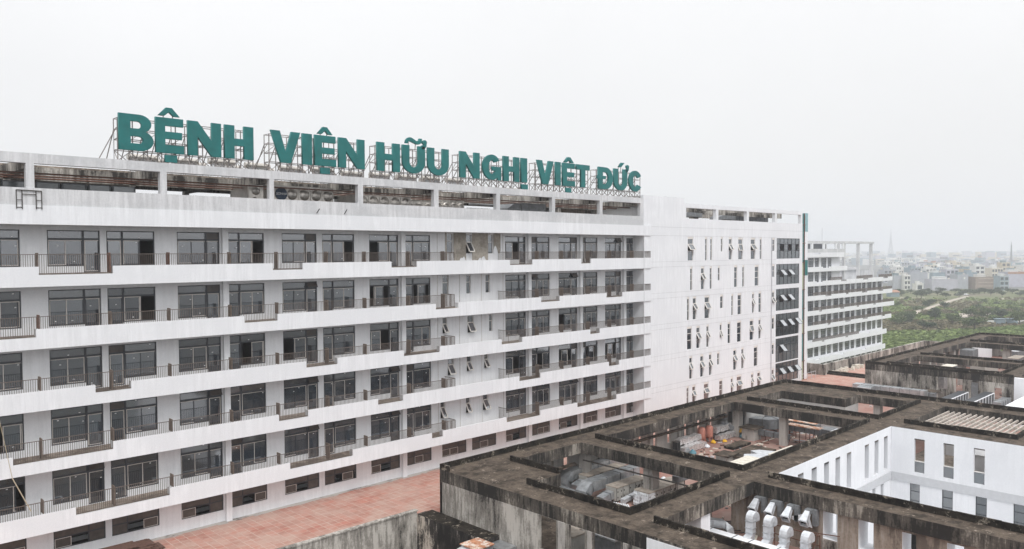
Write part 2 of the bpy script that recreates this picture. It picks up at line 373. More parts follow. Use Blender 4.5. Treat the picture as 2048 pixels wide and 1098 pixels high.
# balconies: fascia with the stepped-down stretches of every storey
NOT = [[(12.31, 16.58), (27.85, 30.36), (38.73, 41.42), (52.77, 55.92), (63.4, 64.97)],
       [(8.0, 12.09), (25.56, 28.19), (43.51, 46.16), (57.16, 59.97), (67.66, 70.53)],
       [(2.0, 4.5), (15.39, 17.59), (30.57, 33.36), (39.96, 43.93), (51.61, 54.44), (64.88, 66.49)],
       [(10.71, 16.39), (28.19, 30.67), (37.23, 39.82), (54.0, 57.01), (68.08, 69.94)],
       [(-2, 4.0), (14.1, 19.98), (29.07, 34.7), (42.96, 44.22), (52.23, 56.97), (62.73, 69.44)]]
for i, F in enumerate(FL):
    b = MB(); b.wall('y', D, .15, -14, 76.05, F - .78, F + .47, [(a, c, F - .04, F + 1) for a, c in NOT[i]])
    for a, c in NOT[i]:          # side cheeks of the low stretches
        b.box(a - .12, a, D + .15, D + .5, F, F + .47); b.box(c, c + .12, D + .15, D + .5, F, F + .47)
    b.box(-14, 76.05, D + .15, DW, F - .72, F - .45); o = b.build('balcony', ['white'], wing)
    t = MB(); t.box(-14, 76.05, D + .15, DW - .004, F - .45, F); t.build('balcony_floor', 'brownwall', o)
    # railing
    r = MB()
    for x0, x1 in ((-14, 45.75), (52.6, 76.0)):
        r.box(x0, x1, D + .045, D + .095, F + 1.21, F + 1.25)
        n = int((x1 - x0) / .125)
        for k in range(n + 1):
            x = x0 + k * .125; low = any(a < x < c for a, c in NOT[i])
            r.box(x - .011, x + .011, D + .055, D + .085, (F if low else F + .47), F + 1.21)
        for a, c in NOT[i]:
            if a > x0 and c < x1: r.box(a, c, D + .05, D + .09, F + .03, F + .06)
        if x1 < 50: r.box(x1 - .02, x1 + .02, D + .09, DW, F + 1.21, F + 1.25); [r.box(x1 - .011, x1 + .011, D + .1 + q * .125, D + .125 + q * .125, F + .1, F + 1.21) for q in range(12)]
        else: r.box(x0 - .02, x0 + .02, D + .09, DW, F + 1.21, F + 1.25); [r.box(x0 - .011, x0 + .011, D + .1 + q * .125, D + .125 + q * .125, F + .1, F + 1.21) for q in range(12)]
    r.build('railing', 'rail', o)
    for x in (0.1, 4.3, 8.3, 12.3, 16.45, 20.25, 24.6, 28.3, 32.6, 36.2, 40.7, 44.6, 56.9, 60.6, 64.9, 68.6, 72.7):
        if 45 < x < 52: continue
        low = any(a < x < c for a, c in NOT[i])
        q = MB(); q.box(x - .03, x + .03, D + .1, D + .62, (F + .02 if low else F + .47), F + 1.33)
        for s_ in range(5): q.box(x - .045, x + .045, D + .15 + s_ * .1, D + .18 + s_ * .1, F + .5, F + 1.3)
        q.build('divider_panel', 'rustfin' if (i == 0 and x in (16.45, 20.25)) or (i == 1 and x == 12.3) else 'brownfin', o)
# ------------------------------------------------------------------ windows
def balcony_window(parent, kind, x0, wd, F, state, hung):
    """frame, glass and door of one balcony unit, mirrored for kind B"""
    fx = (lambda a, b: (x0 + a, x0 + b)) if kind == 'A' else (lambda a, b: (x0 + wd - b, x0 + wd - a))
    um = .675 * wd; y = DW
    f = MB(); g_ = MB()
    def fb(a, b, z0, z1, y0=.07, y1=.15, m=0, t=f): p, q = fx(a, b); t.box(p, q, y + y0, y + y1, F + z0, F + z1, m)
    fb(0, .07, .45, 2.8); fb(wd - .07, wd, .02, 2.8); fb(.07, wd - .07, 2.73, 2.8); fb(.07, um, .45, .53); fb(um, wd - .07, .02, .1)
    fb(um - .06, um + .07, .53, 2.73, .065, .15); fb(.07, um - .06, 2.16, 2.29); fb(um + .07, wd - .07, 2.16, 2.29)
    def pane(t, a, b, z0, z1, yy, m, strip=True, mk=True):
        p, q = fx(a, b); t.box(p, q, y + yy, y + yy + .012, F + z0, F + z1, m)
        if strip:
            e = .045
            t.box(p, q, y + yy - .02, y + yy - .002, F + z1 - e, F + z1, 2); t.box(p, p + e, y + yy - .02, y + yy - .002, F + z0, F + z1 - e, R.choice((2, 1)));
            t.box(q - e, q, y + yy - .02, y + yy - .002, F + z0, F + z1 - e, R.choice((2, 1))); t.box(p + e, q - e, y + yy - .02, y + yy - .002, F + z0, F + z0 + e, R.choice((2, 1)))
        if mk:
            cx = p + (q - p) * R.choice((.5, .8, .3)); cz = F + z0 + (z1 - z0) * R.choice((.75, .9, .12)); t.box(cx, cx + .1, y + yy - .012, y + yy - .002, cz, cz + .05, 3)
    # transoms
    pane(g_, .07, um - .06, 2.29, 2.73, .11, 0, False, R.random() < .5)
    sm = 4 if R.random() < .25 else 0
    if not hung: pane(g_, um + .07, wd - .07, 2.29, 2.73, .11, sm, False, False)
    half = (.07 + um - .06) / 2; lo, hi = .53, 2.16
    if state == 0: pane(g_, .07, half + .03, lo, hi, .12, 0); pane(g_, half - .03, um - .06, lo, hi, .095, 0)
    elif state == 1: pane(g_, half - .1, um - .16, lo, hi, .12, 0); pane(g_, half - .02, um - .06, lo, hi, .095, 0)
    elif state == 2: pane(g_, .07, half + .02, lo, hi, .12, 0); pane(g_, .16, half + .1, lo, hi, .095, 0)
    elif state == 3: pane(g_, .5, half + .5, lo, hi, .12, 0, True); pane(g_, .62, half + .42, lo, hi, .095, 0)
    wdw = f.build('balcony_window', ['frame'], parent)
    mats = ['glass', 'frame', 'strip', 'letterwhite', 'film']
    g_.build('pane', mats, wdw)
    dr = MB(); pane(dr, um + .08, wd - .08, .1, 2.16, .1, 0); dr.build('door', mats, wdw)
    if hung:
        a, b = fx(um + .07, wd - .07); s = MB(); t0 = Vector((a, y + .08, F + 2.72)); an = math.radians(38)
        dz, dy = -.46 * math.cos(an), -.46 * math.sin(an)
        c = [Vector((a, y + .08, F + 2.72)), Vector((b, y + .08, F + 2.72)), Vector((b, y + .08 + dy, F + 2.72 + dz)), Vector((a, y + .08 + dy, F + 2.72 + dz))]
        n = Vector((0, -dz, dy)).normalized() * .03
        s.hexa([p for p in c] + [p + n for p in c], 0)
        for k in range(4): s.bar(c[k] + n * .5, c[(k + 1) % 4] + n * .5, .05, .05, 1)
        s.build('hung_sash', ['film', 'frame'], wdw)
ST = {('A', 1): [0, 0, 0, 0, 0], ('B', 2): [1, 1, 0, 0, 0], ('B', 3): [2, 0, 1, 0, 0], ('A', 4): [1, 3, 2, 0, 0], ('B', 4): [2, 0, 0, 0, 0]}
HUNG = {('A', 3, 1), ('A', 2, 3), ('A', 3, 3), ('A', 4, 3), ('A', 1, 4), ('B', 3, 4), ('A', 4, 4), ('A', 3, 4), ('A', 7, 0), ('A', 6, 1), ('A', 6, 4), ('B', 6, 1), ('B', 3, 4)}
SX = {(0, 'B', 2): 1, (1, 'B', 2): 1, (0, 'B', 3): 1, (2, 'B', 3): 2, (0, 'A', 4): 1, (1, 'A', 4): 3, (2, 'A', 4): 2, (1, 'B', 5): 3, (0, 'B', 4): 1, (2, 'A', 3): 1,
      (1, 'B', 1): 2, (3, 'B', 1): 2, (4, 'B', 1): 3, (0, 'A', 5): 2, (3, 'A', 5): 2, (3, 'B', 6): 2, (3, 'A', 6): 3, (3, 'B', 7): 3, (2, 'A', 6): 1, (3, 'A', 7): 3, (3, 'B', 8): 1, (4, 'B', 8): 1}
for i, F in enumerate(FL):
    for k, lst, ws in (('A', A0, AW), ('B', B0, BW)):
        for j, (x, wd) in enumerate(zip(lst, ws)):
            if x + wd < 5: continue
            balcony_window(wing, k, x, wd, F, SX.get((i, k, j), 0), (k, j, i) in HUNG)
# low brown windows of the terrace storey
lows = [(k, x, wd) for k, x, wd in units if x > 5] + [('A', 45.4, 3.0), ('B', 49.1, 3.2)]
for k, x, wd in sorted(lows, key=lambda q: q[1]):
    f = MB(); g_ = MB(); fx = (lambda a, b: (x + a, x + b)) if k == 'A' else (lambda a, b: (x + wd - b, x + wd - a)); um = .675 * wd; y = DW
    def fb(a, b, z0, z1): p, q = fx(a, b); f.box(p, q, y + .07, y + .14, z0, z1)
    fb(0, .06, -19.25, -17.95); fb(wd - .06, wd, -19.25, -17.95); fb(.06, wd - .06, -18.0, -17.95); fb(.06, wd - .06, -19.25, -19.2); fb(um - .04, um + .04, -19.2, -18.0); fb(.06, um - .04, -18.58, -18.5); fb(um + .04, wd - .06, -18.58, -18.5)
    def pn(a, b, z0, z1, yy, st=False):
        p, q = fx(a, b); g_.box(p, q, y + yy, y + yy + .01, z0, z1, 0)
        if st:
            for bx in ((p, q, z1 - .04, z1), (p, p + .04, z0, z1 - .04), (q - .04, q, z0, z1 - .04), (p + .04, q - .04, z0, z0 + .03)): g_.box(bx[0], bx[1], y + yy - .015, y + yy - .002, bx[2], bx[3], 1)
    pn(.06, um - .04, -18.5, -18.0, .1); pn(um + .04, wd - .06, -18.5, -18.0, .1); pn(um + .04, wd - .06, -19.2, -18.58, .1)
    st = R.choice((0, 1, 1, 2)); hf = um / 2
    if st == 0: pn(.06, hf, -19.2, -18.58, .11, R.random() < .5); pn(hf - .03, um - .04, -19.2, -18.58, .09, True)
    elif st == 1: pn(.08, hf, -19.2, -18.58, .1, True)
    else: pn(.3, hf + .3, -19.2, -18.58, .1, True)
    fo = f.build('terrace_window', 'frame', wing); g_.build('pane', ['film', 'strip'], fo)
def narrow_window(parent, x0, x1, zt, zb, y, op, segs=(0, .38, 1.0), opseg=1, head=0, gm='glass', depth=.12):
    f = MB(); e = .055; gl = MB()
    if head: f.box(x0, x1, y + depth - .04, y + depth + .05, zt - head, zt); zt -= head
    H = zt - zb; f.box(x0, x0 + e, y + depth, y + depth + .06, zb, zt); f.box(x1 - e, x1, y + depth, y + depth + .06, zb, zt)
    for k, s in enumerate(segs):
        z = zt - H * s; f.box(x0 + e, x1 - e, y + depth, y + depth + .06, max(zb, z - e / 2), min(zt, z + e / 2))
    fo = f.build('narrow_window', 'wframe', parent)
    for k in range(len(segs) - 1):
        za, zc = zt - H * segs[k] - e / 2, zt - H * segs[k + 1] + e / 2
        if k == opseg and op:
            s = MB(); an = math.radians(op); h = za - zc; a = (x0 + e, x1 - e); top = Vector((0, y + depth - .01, za)); bot = top + Vector((0, -h * math.sin(an), -h * math.cos(an)))
            c = [Vector((a[0], top.y, top.z)), Vector((a[1], top.y, top.z)), Vector((a[1], bot.y, bot.z)), Vector((a[0], bot.y, bot.z))]; n = Vector((0, h * math.cos(an), -h * math.sin(an))).normalized() * .02
            s.hexa([p for p in c] + [p + n for p in c], 0)
            for q in range(4): s.bar(c[q] - n, c[(q + 1) % 4] - n, .09, .09, 1)
            s.build('hung_sash', [gm, 'wframe'], fo)
        else: gl.box(x0 + e, x1 - e, y + depth + .03, y + depth + .04, zc, za)
    if gl.f: gl.build('pane', gm, fo)
for i, r in enumerate(NAR):
    for j, (a, b, zt, zb) in enumerate(r):
        narrow_window(wing, a, b, zt, zb, DW, 32 if NOPEN[i][j] else 0)
# ------------------------------------------------------------------ top storey: parapet, columns, beams
mb = MB(); mb.wall('y', D, .3, -14, 76.05, 1.82, 3.0); mb.wall('y', D + .03, .27, -14, 74.55, 3.004, 4.06, (), 1); mb.build('parapet', ['white', 'weather'], wing)
mb = MB(); mb.box(-14, 75, D + .3, DW + .5, 1.9, 2.6); mb.box(-14, 75, DW + .3, 72, 2.35, 2.6); mb.build('top_floor_slab', 'brownwall', wing)
CX = [(3.7, 4.15), (11.75, 12.2), (19.72, 20.16), (27.7, 28.06), (35.5, 35.99), (43.45, 43.96), (51.05, 51.54), (58.9, 59.36), (66.6, 67.06), (74.0, 74.55)]
for a, b in CX:
    for y0, y1, mat in ((D + .06, D + .5, 'weather'), (61.3, 61.9, 'greywash'), (71.3, 72, 'greywash')):
        q = MB(); q.box(a, b, y0, y1, 4.06 if y0 < 56 else 2.6, 5.58); q.build('roof_column', mat, wing)
mb = MB(); mb.box(-14, 74.55, D + .06, D + .56, 5.58, 6.2); mb.build('front_beam', 'weather', wing)
mb = MB(); mb.box(-14, 74.5, 61.3, 61.9, 5.05, 5.97); mb.box(-14, 74.5, 71.3, 72, 5.6, 5.97)
for a, b in CX: mb.box(a, b, D + .56, 61.3, 5.3, 5.97); mb.box(a, b, 61.9, 71.3, 5.4, 5.97)
mb.build('inner_beam', 'dirtwall', wing)
mb = MB(); mb.box(-14, 74.55, D + .56, 57.2, 5.97, 6.15); mb.box(-14, 74.55, 61.9, 72, 5.97, 6.15); mb.build('roof_slab', 'brownwall', wing)
mb = MB()
for yy in (56.6, 58.6, 60.3): mb.tube((-14, yy, 5.1), (74, yy, 5.1), .06, 6)
mb.build('ceiling_pipe', 'rust', wing)
mb = MB(); mb.box(-14, 21.5, 66, 66.2, 2.6, 5.4); mb.box(67.9, 74.5, 63, 63.2, 2.6, 5.4); mb.box(-14, 74.5, 71.7, 71.95, 2.6, 4.9); mb.build('partition', 'brownwall', wing)
mb = MB(); mb.tube((74.62, D + .02, 1.8), (74.62, D + .02, TZ), .05, 6); mb.build('downpipe', 'greyband', wing)
# steel frame standing on the ledge
fr = thing('scaffold_frame', 'small dark steel scaffold frame against the top parapet', 'frame', (12, 54.85, 3.0))
mb = MB()
for x in (11.2, 11.5, 12.25, 12.55): mb.tube((x, D - .05, 2.75), (x, D - .02, 3.9), .03, 6)
mb.tube((11.2, D - .03, 3.9), (12.55, D - .03, 3.88), .035, 6); mb.tube((11.5, D - .03, 3.66), (12.25, D - .03, 3.65), .025, 6)
for z in (2.85, 3.3): mb.tube((11.2, D - .03, z), (11.5, D - .03, z), .02, 5); mb.tube((12.25, D - .03, z), (12.55, D - .03, z), .02, 5)
mb.build('tube_frame', 'darksteel', fr)
# glazed boxes on the top storey
for k, (a, b) in enumerate(((10.9, 12.6), (12.8, 14.2), (14.3, 15.8), (15.9, 17.3), (17.4, 18.9))):
    t = thing('panel_box', 'dark glazed panel unit behind the top parapet, %s in the row' % ('first', 'second', 'third', 'fourth', 'last')[k], 'panel unit', (a, 57.6, 2.6), 'glazed units behind the top parapet')
    mb = MB(); mb.box(a, b, 57.5, 58.3, 2.6, 4.62); mb.build('casing', 'glassfar', t)
    mb = MB(); mb.box(a + .01, a + .08, 57.44, 57.5, 2.6, 4.66); mb.box(b - .08, b - .01, 57.44, 57.5, 2.6, 4.66); mb.box(a + .08, b - .08, 57.44, 57.5, 4.6, 4.66); mb.build('frame', 'frame', t)
# ------------------------------------------------------------------ dome-panelled steel tanks
def tank(x0, x1, y, z0, z1, depth, label, step=1.06, disc=None):
    t = thing('water_tank', label, 'water tank', ((x0 + x1) / 2, y, z0), 'dimpled steel tanks under the roof')
    mb = MB(); mb.box(x0, x1, y, y + depth, z0, z1); mb.build('body', 'stainless', t)
    mb = MB(); nx = max(1, round((x1 - x0) / step)); nz = max(1, round((z1 - z0) / step)); sx, sz = (x1 - x0) / nx, (z1 - z0) / nz
    for i in range(nx):
        for j in range(nz):
            cx, cz = x0 + (i + .5) * sx, z0 + (j + .5) * sz
            if disc is not None and i == 0 and abs(cz - 4.65) < .6: continue
            r = .43 * min(sx, sz)
            for a in range(3):
                r0, r1 = r * (1 - a / 3), r * (1 - (a + 1) / 3); h0, h1 = .16 * (a / 3) ** .5, .16 * ((a + 1) / 3) ** .5
                for k in range(14):
                    t0, t1 = 2 * math.pi * k / 14, 2 * math.pi * (k + 1) / 14
                    P = lambda rr, tt, h: (cx + rr * math.cos(tt), y - .004 - h, cz + rr * math.sin(tt))
                    mb.quad([P(r0, t0, h0), P(r0, t1, h0), P(r1, t1, h1), P(r1, t0, h1)])
        mb.box(x0 + i * sx - .015, x0 + i * sx + .015, y - .03, y - .002, z0, z1)
    mb.build('dimple', 'stainless', t, True)
    return t
tk = tank(29.2, 34.6, 57.4, 2.7, 5.35, 3, 'dimpled steel water tank with dark blue disc under the roof', 1.12, True)
q = MB(); q.tube((29.85, 57.36, 4.68), (29.85, 57.3, 4.68), .50, 24); q.build('disc', 'navy', tk)
def flat_text(s, size, loc, parent, mat, name='lettering'):
    c = bpy.data.curves.new(name, 'FONT'); c.body = s; c.size = size; c.extrude = .008; c.align_x = 'CENTER'; c.align_y = 'CENTER'
    o = link(bpy.data.objects.new(name, c)); me = bpy.data.meshes.new_from_object(o); bpy.data.objects.remove(o)
    me.materials.clear(); me.materials.append(M[mat]); o = link(bpy.data.objects.new(name, me)); o.parent = parent
    o.location = Vector(loc) - origin_of(parent); o.rotation_euler = (math.pi / 2, 0, 0); return o
flat_text('SONHA', .27, (29.85, 57.285, 4.68), tk, 'letterwhite')
tank(36.9, 42.6, 57.4, 2.7, 5.0, 3, 'pale dimpled steel water tank behind the third roof opening', 1.1)
tank(42.8, 46.0, 58.6, 2.7, 4.75, 3, 'short dimpled steel water tank beside a roof column', 1.0)
tank(46.3, 50.0, 58.6, 2.7, 5.0, 3, 'dimpled steel water tank ending beside bent grey pipes', 1.0)
tank(27.2, 28.45, 57.6, 2.7, 5.3, 3, 'narrow dull steel water tank in the shade beside the blue disc tank', 1.0)
pp = thing('pipe_run', 'bent grey pipes running beside the last dimpled tank', 'pipe', (52, 58, 2.6))
mb = MB(); mb.tube((50.1, 58, 4.7), (53.6, 58, 4.7), .08, 8); mb.tube((53.6, 58, 4.7), (53.6, 58, 2.6), .08, 8); mb.tube((50.1, 58.3, 4.3), (53.2, 58.3, 4.3), .06, 8); mb.build('pipe', 'galv', pp)
hd = thing('ventilation_unit', 'rounded grey ventilation unit in a top storey opening', 'ventilation unit', (57, 58, 2.6))
mb = MB(); mb.box(57.0, 60.5, 57.5, 60, 2.6, 5.05); mb.build('casing', 'galvdark', hd)
mb = MB(); mb.sweep([(56.9, 58.7, 4.55), (56.0, 58.7, 4.5), (55.4, 58.7, 4.2), (55.2, 58.7, 3.4)], (0, 1, 0), 2.2, .9); mb.build('duct_hood', 'galvdark', hd)
# small ledge pipes, antennas
for x, h in ((31.6, .35), (34.1, .38)):
    t = MB(); t.bar((x, D - .05, 3.1), (x + .14, D - .25, 3.1 + h), .05); o = t.build('stub_pipe', 'black'); tag(o, 'short black stub pipe sticking out of the parapet, ' + ('under the disc tank' if x < 32 else 'under the second roof opening edge'), 'pipe', 'stub pipes on the parapet')
for x, y, z0, z1, lab in ((16.95, 55.6, 6.2, 7.95, 'thin rooftop lightning rod before the word BỆNH'), (77.0, 60, 6.6, 10.3, 'thin rooftop lightning rod behind the word ĐỨC')):
    t = MB(); t.tube((x, y, z0), (x, y, z1), .025, 5); o = t.build('lightning_rod', 'greyband'); tag(o, lab, 'rod')
# ------------------------------------------------------------------ rooftop words
def arc(cx, cy, rx, ry, a0, a1, n=10): return [(cx + rx * math.cos(math.radians(a0 + (a1 - a0) * k / n)), cy + ry * math.sin(math.radians(a0 + (a1 - a0) * k / n))) for k in range(n + 1)]
H = 2.4
def glyph(ch, w):
    s = min(.73, w * .33); t = .53
    if ch == 'I': return [[(0, 0), (w, 0), (w, H), (0, H)]]
    if ch == 'H': return [[(0, 0), (s, 0), (s, H / 2 - .25), (w - s, H / 2 - .25), (w - s, 0), (w, 0), (w, H), (w - s, H), (w - s, H / 2 + .25), (s, H / 2 + .25), (s, H), (0, H)]]
    if ch == 'N': return [[(0, 0), (s * .92, 0), (s * .92, H * .56), (w - s * .95, 0), (w, 0), (w, H), (w - s * .92, H), (w - s * .92, H * .44), (s * .95, H), (0, H)]]
    if ch == 'E': return [[(0, 0), (w, 0), (w, t), (s, t), (s, .98), (w * .93, .98), (w * .93, 1.45), (s, 1.45), (s, H - t), (w * .98, H - t), (w * .98, H), (0, H)]]
    if ch == 'T': return [[(w / 2 - s / 2, 0), (w / 2 + s / 2, 0), (w / 2 + s / 2, H - t), (w, H - t), (w, H), (0, H), (0, H - t), (w / 2 - s / 2, H - t)]]
    if ch == 'V': return [[(w * .33, 0), (w * .67, 0), (w, H), (w * .70, H), (w * .5, .75), (w * .30, H), (0, H)]]
    if ch == 'U': return [[(0, H)] + arc(w / 2, .98, w / 2, .98, 180, 360, 16) + [(w, H), (w - s, H)] + arc(w / 2, .98, w / 2 - s, .48, 360, 180, 12) + [(s, H)]]
    if ch in 'DĐ':
        r = [[(0, 0), (w * .5, 0)] + arc(w * .5, H / 2, w * .5, H / 2, -90, 90, 14) + [(0, H)], [(s, t), (s, H - t)] + arc(w * .48, H / 2, w * .48 - s * .9, H / 2 - t, 90, -90, 12)]
        return r
    if ch == 'B': return [[(0, 0), (w * .6, 0)] + arc(w * .62, .66, w * .38, .66, -90, 80, 10) + arc(w * .58, 1.80, w * .36, .60, -70, 90, 10) + [(0, H)],
                          [(s, .45), (s, .95)] + arc(w * .58, .70, w * .12, .25, 90, -90, 6), [(s, 1.45), (s, 1.95)] + arc(w * .55, 1.70, w * .11, .25, 90, -90, 6)]
    if ch == 'C': return [arc(w / 2, H / 2, w / 2, H / 2, 32, 328, 24) + [(w * .66, H * .33)] + arc(w / 2, H / 2, w / 2 - s, H / 2 - t, 318, 42, 18) + [(w * .68, H * .66)]]
    if ch == 'G': return [arc(w / 2, H / 2, w / 2, H / 2, 35, 300, 22) + [(w * .80, .25), (w * .82, 0), (w, 0), (w, H * .53), (w * .52, H * .53), (w * .52, H * .37), (w * .70, H * .37)] + arc(w / 2, H / 2, w / 2 - s, H / 2 - t, 315, 45, 18)]
    if ch == '^': return [[(0, 0), (w * .36, .55), (w * .64, .55), (w, 0), (w * .72, 0), (w * .5, .27), (w * .28, 0)]]
    if ch == '.': return [[(0, 0), (w, 0), (w, .46), (0, .46)]]
    if ch == "'": return [[(0, 0), (.42, 0), (1.0, .5), (.45, .5)]]
    if ch == '~': return [[(0, 0), (.06, .26)] + arc(.5, .18, .42, .34, 150, 60, 5) + [(1.15, .26), (1.45, .28), (1.5, .5), (1.78, .5)] + arc(1.3, .3, .45, .32, 0, -110, 6) + [(.62, .16), (.32, .22), (.26, 0)]]
    if ch == 'h': return [[(0, 0), (.0, .28), (.28, .42)] + arc(.34, .62, .24, .2, 200, -30, 7) + [(.52, .28), (.3, .02)]]
def letter(ch, x, z, w, parent, name='letter', y=55.34, ex=.10):
    c = bpy.data.curves.new(name, 'CURVE'); c.dimensions = '2D'; c.fill_mode = 'BOTH'; c.extrude = ex; c.bevel_depth = .012; c.bevel_resolution = 0
    for loop in glyph(ch, w):
        sp = c.splines.new('POLY'); sp.points.add(len(loop) - 1)
        for p, (a, b) in zip(sp.points, loop): p.co = (a, b, 0, 1)
        sp.use_cyclic_u = True
    o = link(bpy.data.objects.new(name, c)); me = bpy.data.meshes.new_from_object(o); bpy.data.objects.remove(o)
    me.materials.clear(); me.materials.append(M['teal']); o = link(bpy.data.objects.new(name, me)); o.parent = parent
    o.location = Vector((x, y, z)) - origin_of(parent); o.rotation_euler = (math.pi / 2, 0, 0)
    return o
words_ = [('BỆNH', 'first', [('B', 17.19, 2.2), ('E', 19.54, 1.9), ('N', 21.72, 2.38), ('H', 24.38, 2.18)], [('^', 19.75, 9.47, 1.4), ('.', 19.95 + .2, 6.3, .8)]),
          ('VIỆN', 'second', [('V', 27.96, 2.44), ('I', 30.6, .82), ('E', 31.68, 1.9), ('N', 33.84, 2.46)], [('^', 31.95, 9.45, 1.3), ('.', 32.2, 6.3, .8)]),
          ('HỮU', 'third', [('H', 37.55, 2.34), ('U', 40.17, 2.42), ('U', 42.93, 2.4)], [('~', 40.5, 9.5, 1.7), ('h', 42.25, 9.1, .5)]),
          ('NGHỊ', 'fourth', [('N', 46.67, 2.42), ('G', 49.5, 2.38), ('H', 52.2, 2.16), ('I', 54.66, .8)], [('.', 54.7, 6.25, .85)]),
          ('VIỆT', 'fifth', [('V', 56.9, 2.45), ('I', 59.68, .76), ('E', 60.78, 1.92), ('T', 62.95, 2.15)], [('^', 61.0, 9.4, 1.5), ('.', 61.3, 6.25, .8)]),
          ('ĐỨC', 'sixth', [('D', 66.62, 2.5), ('U', 69.35, 2.4), ('C', 72.08, 2.45)], [("'", 70.2, 9.55, 1), ('h', 71.5, 9.05, .5)])]
for wd_, nth, ls, ac in words_:
    x0, x1 = ls[0][1], ls[-1][1] + ls[-1][2]
    t = thing('rooftop_word', 'green rooftop letters spelling %s on a steel truss' % wd_, 'sign', ((x0 + x1) / 2, 55.6, 6.2), 'green words along the roof edge')
    for ch, x, w_ in ls: letter(ch, x, 6.92, w_, t)
    if wd_ == 'ĐỨC':
        q = MB(); q.box(66.3, 67.8, 55.18, 55.30, 8.0, 8.36); q.build('letter_bar', 'teal', t)
    for ch, x, z, w_ in ac: letter(ch, x, z, w_, t, 'accent_mark')
    f = MB(); n = round((x1 - x0) / .95); st = (x1 - x0 + .1) / n
    hz_ = [6.95, 7.65, 8.35, 9.05]
    for k in range(n + 1):
        x = x0 + .02 + k * st
        f.bar((x, 55.62, 6.15), (x, 55.62, 9.05), .06, .06); f.bar((x, 56.4, 6.15), (x, 56.4, 9.05), .05, .05)
        for z in hz_: f.bar((x, 55.62, z), (x, 56.4, z), .035, .035)
        f.bar((x, 56.4, 8.3), (x, 58.3, 6.15), .05, .05); f.bar((x, 55.62, 6.2), (x, 56.4, 6.95), .035)
        f.box(x - .12, x + .12, 55.5, 55.75, 6.2, 6.25)
        if k < n:
            f.bar((x, 55.62, 6.2), (x + st, 55.62, 6.95), .045, .045); f.bar((x, 56.4, 6.95), (x + st, 56.4, 6.2), .04, .04)
            f.bar((x, 56.4, 7.65), (x + st, 56.4, 8.35), .035, .035)
    for z in hz_: f.bar((x0, 55.6, z), (x1 + .1, 55.6, z), .05, .05); f.bar((x0, 56.42, z), (x1 + .1, 56.42, z), .05, .05)
    f.bar((x0 - .02, 55.7, 8.4), (x0 - .95, 56.6, 6.15), .045)
    for ch, x, z, w_ in ac:
        if z > 9: f.bar((x + w_ * .3, 55.6, 9.0), (x + w_ * .3, 55.55, z + .15), .05); f.bar((x + w_ * .75, 55.6, 9.0), (x + w_ * .75, 55.55, z + .15), .05)
    f.build('steel_truss', 'steel', t)
# solar water heaters behind the words
hx = []
for row, yy in enumerate((62.8, 65.4)):
    for k in range(11 if row == 0 else 10):
        hx.append((21.2 + row * 1.7 + k * 3.1, yy))
for k in range(4): hx.append((58.2 + k * 2.4, 68.0))
proto = None
ords = 'first second third fourth fifth sixth seventh eighth ninth tenth eleventh'.split()
for i, (x, y) in enumerate(hx):
    row = 0 if i < 11 else 1 if i < 21 else 2
    lab = 'silver cylinder water heater on the roof, %s of the %s row' % (ords[(i, i - 11, i - 21)[row]], ('front', 'back', 'far end')[row])
    if proto is None:
        t = thing('solar_water_heater', lab, 'water heater', (x, y, 6.15), 'solar water heaters on the roof'); proto = t
        q = MB(); q.tube((x - 1.1, y, 7.35), (x + 1.1, y, 7.35), .24, 12); q.build('tank', 'stainless', t, False)
        q = MB()
        q.bar((x - .95, y, 6.3), (x + .95, y, 6.3), .04); q.bar((x - .95, y, 7.1), (x + .95, y, 7.1), .04)
        for a in (-.9, 0, .9): q.bar((x + a, y, 6.15), (x + a, y, 7.2), .04); q.bar((x + a, y, 7.2), (x + a, y - 1.1, 6.2), .04)
        q.build('stand', 'steel', t)
        q = MB()
        for a in range(16): q.tube((x - .95 + a * .127, y - .18, 7.2), (x - .95 + a * .127, y - 1.15, 6.3), .03, 5)
        q.build('collector_tubes', 'galvdark', t)
    else:
        t = link(proto.copy()); t.location = (x, y, 6.15 + R.uniform(-.05, .15)); t['label'] = lab; t.rotation_euler[2] = 0
        for c in proto.children: d = link(c.copy()); d.parent = t
    
t = thing('satellite_dish', 'small white rooftop dish between the third and fourth green words', 'dish', (45.4, 57.5, 6.15))
q = MB(); q.tube((45.4, 57.5, 6.15), (45.4, 57.5, 7.3), .04, 6); q.build('mast', 'steel', t)
q = MB(); q.lathe((0, 0, 0), [(0, 0), (.25, .03), (.45, .1), (.6, .2)], 16); rot = Matrix.Rotation(math.radians(70), 3, 'X') @ Matrix.Rotation(.5, 3, 'Y')
q.v = [tuple(rot @ Vector(v) + Vector((45.4, 57.4, 7.4))) for v in q.v]; q.build('reflector', 'bright', t, True)
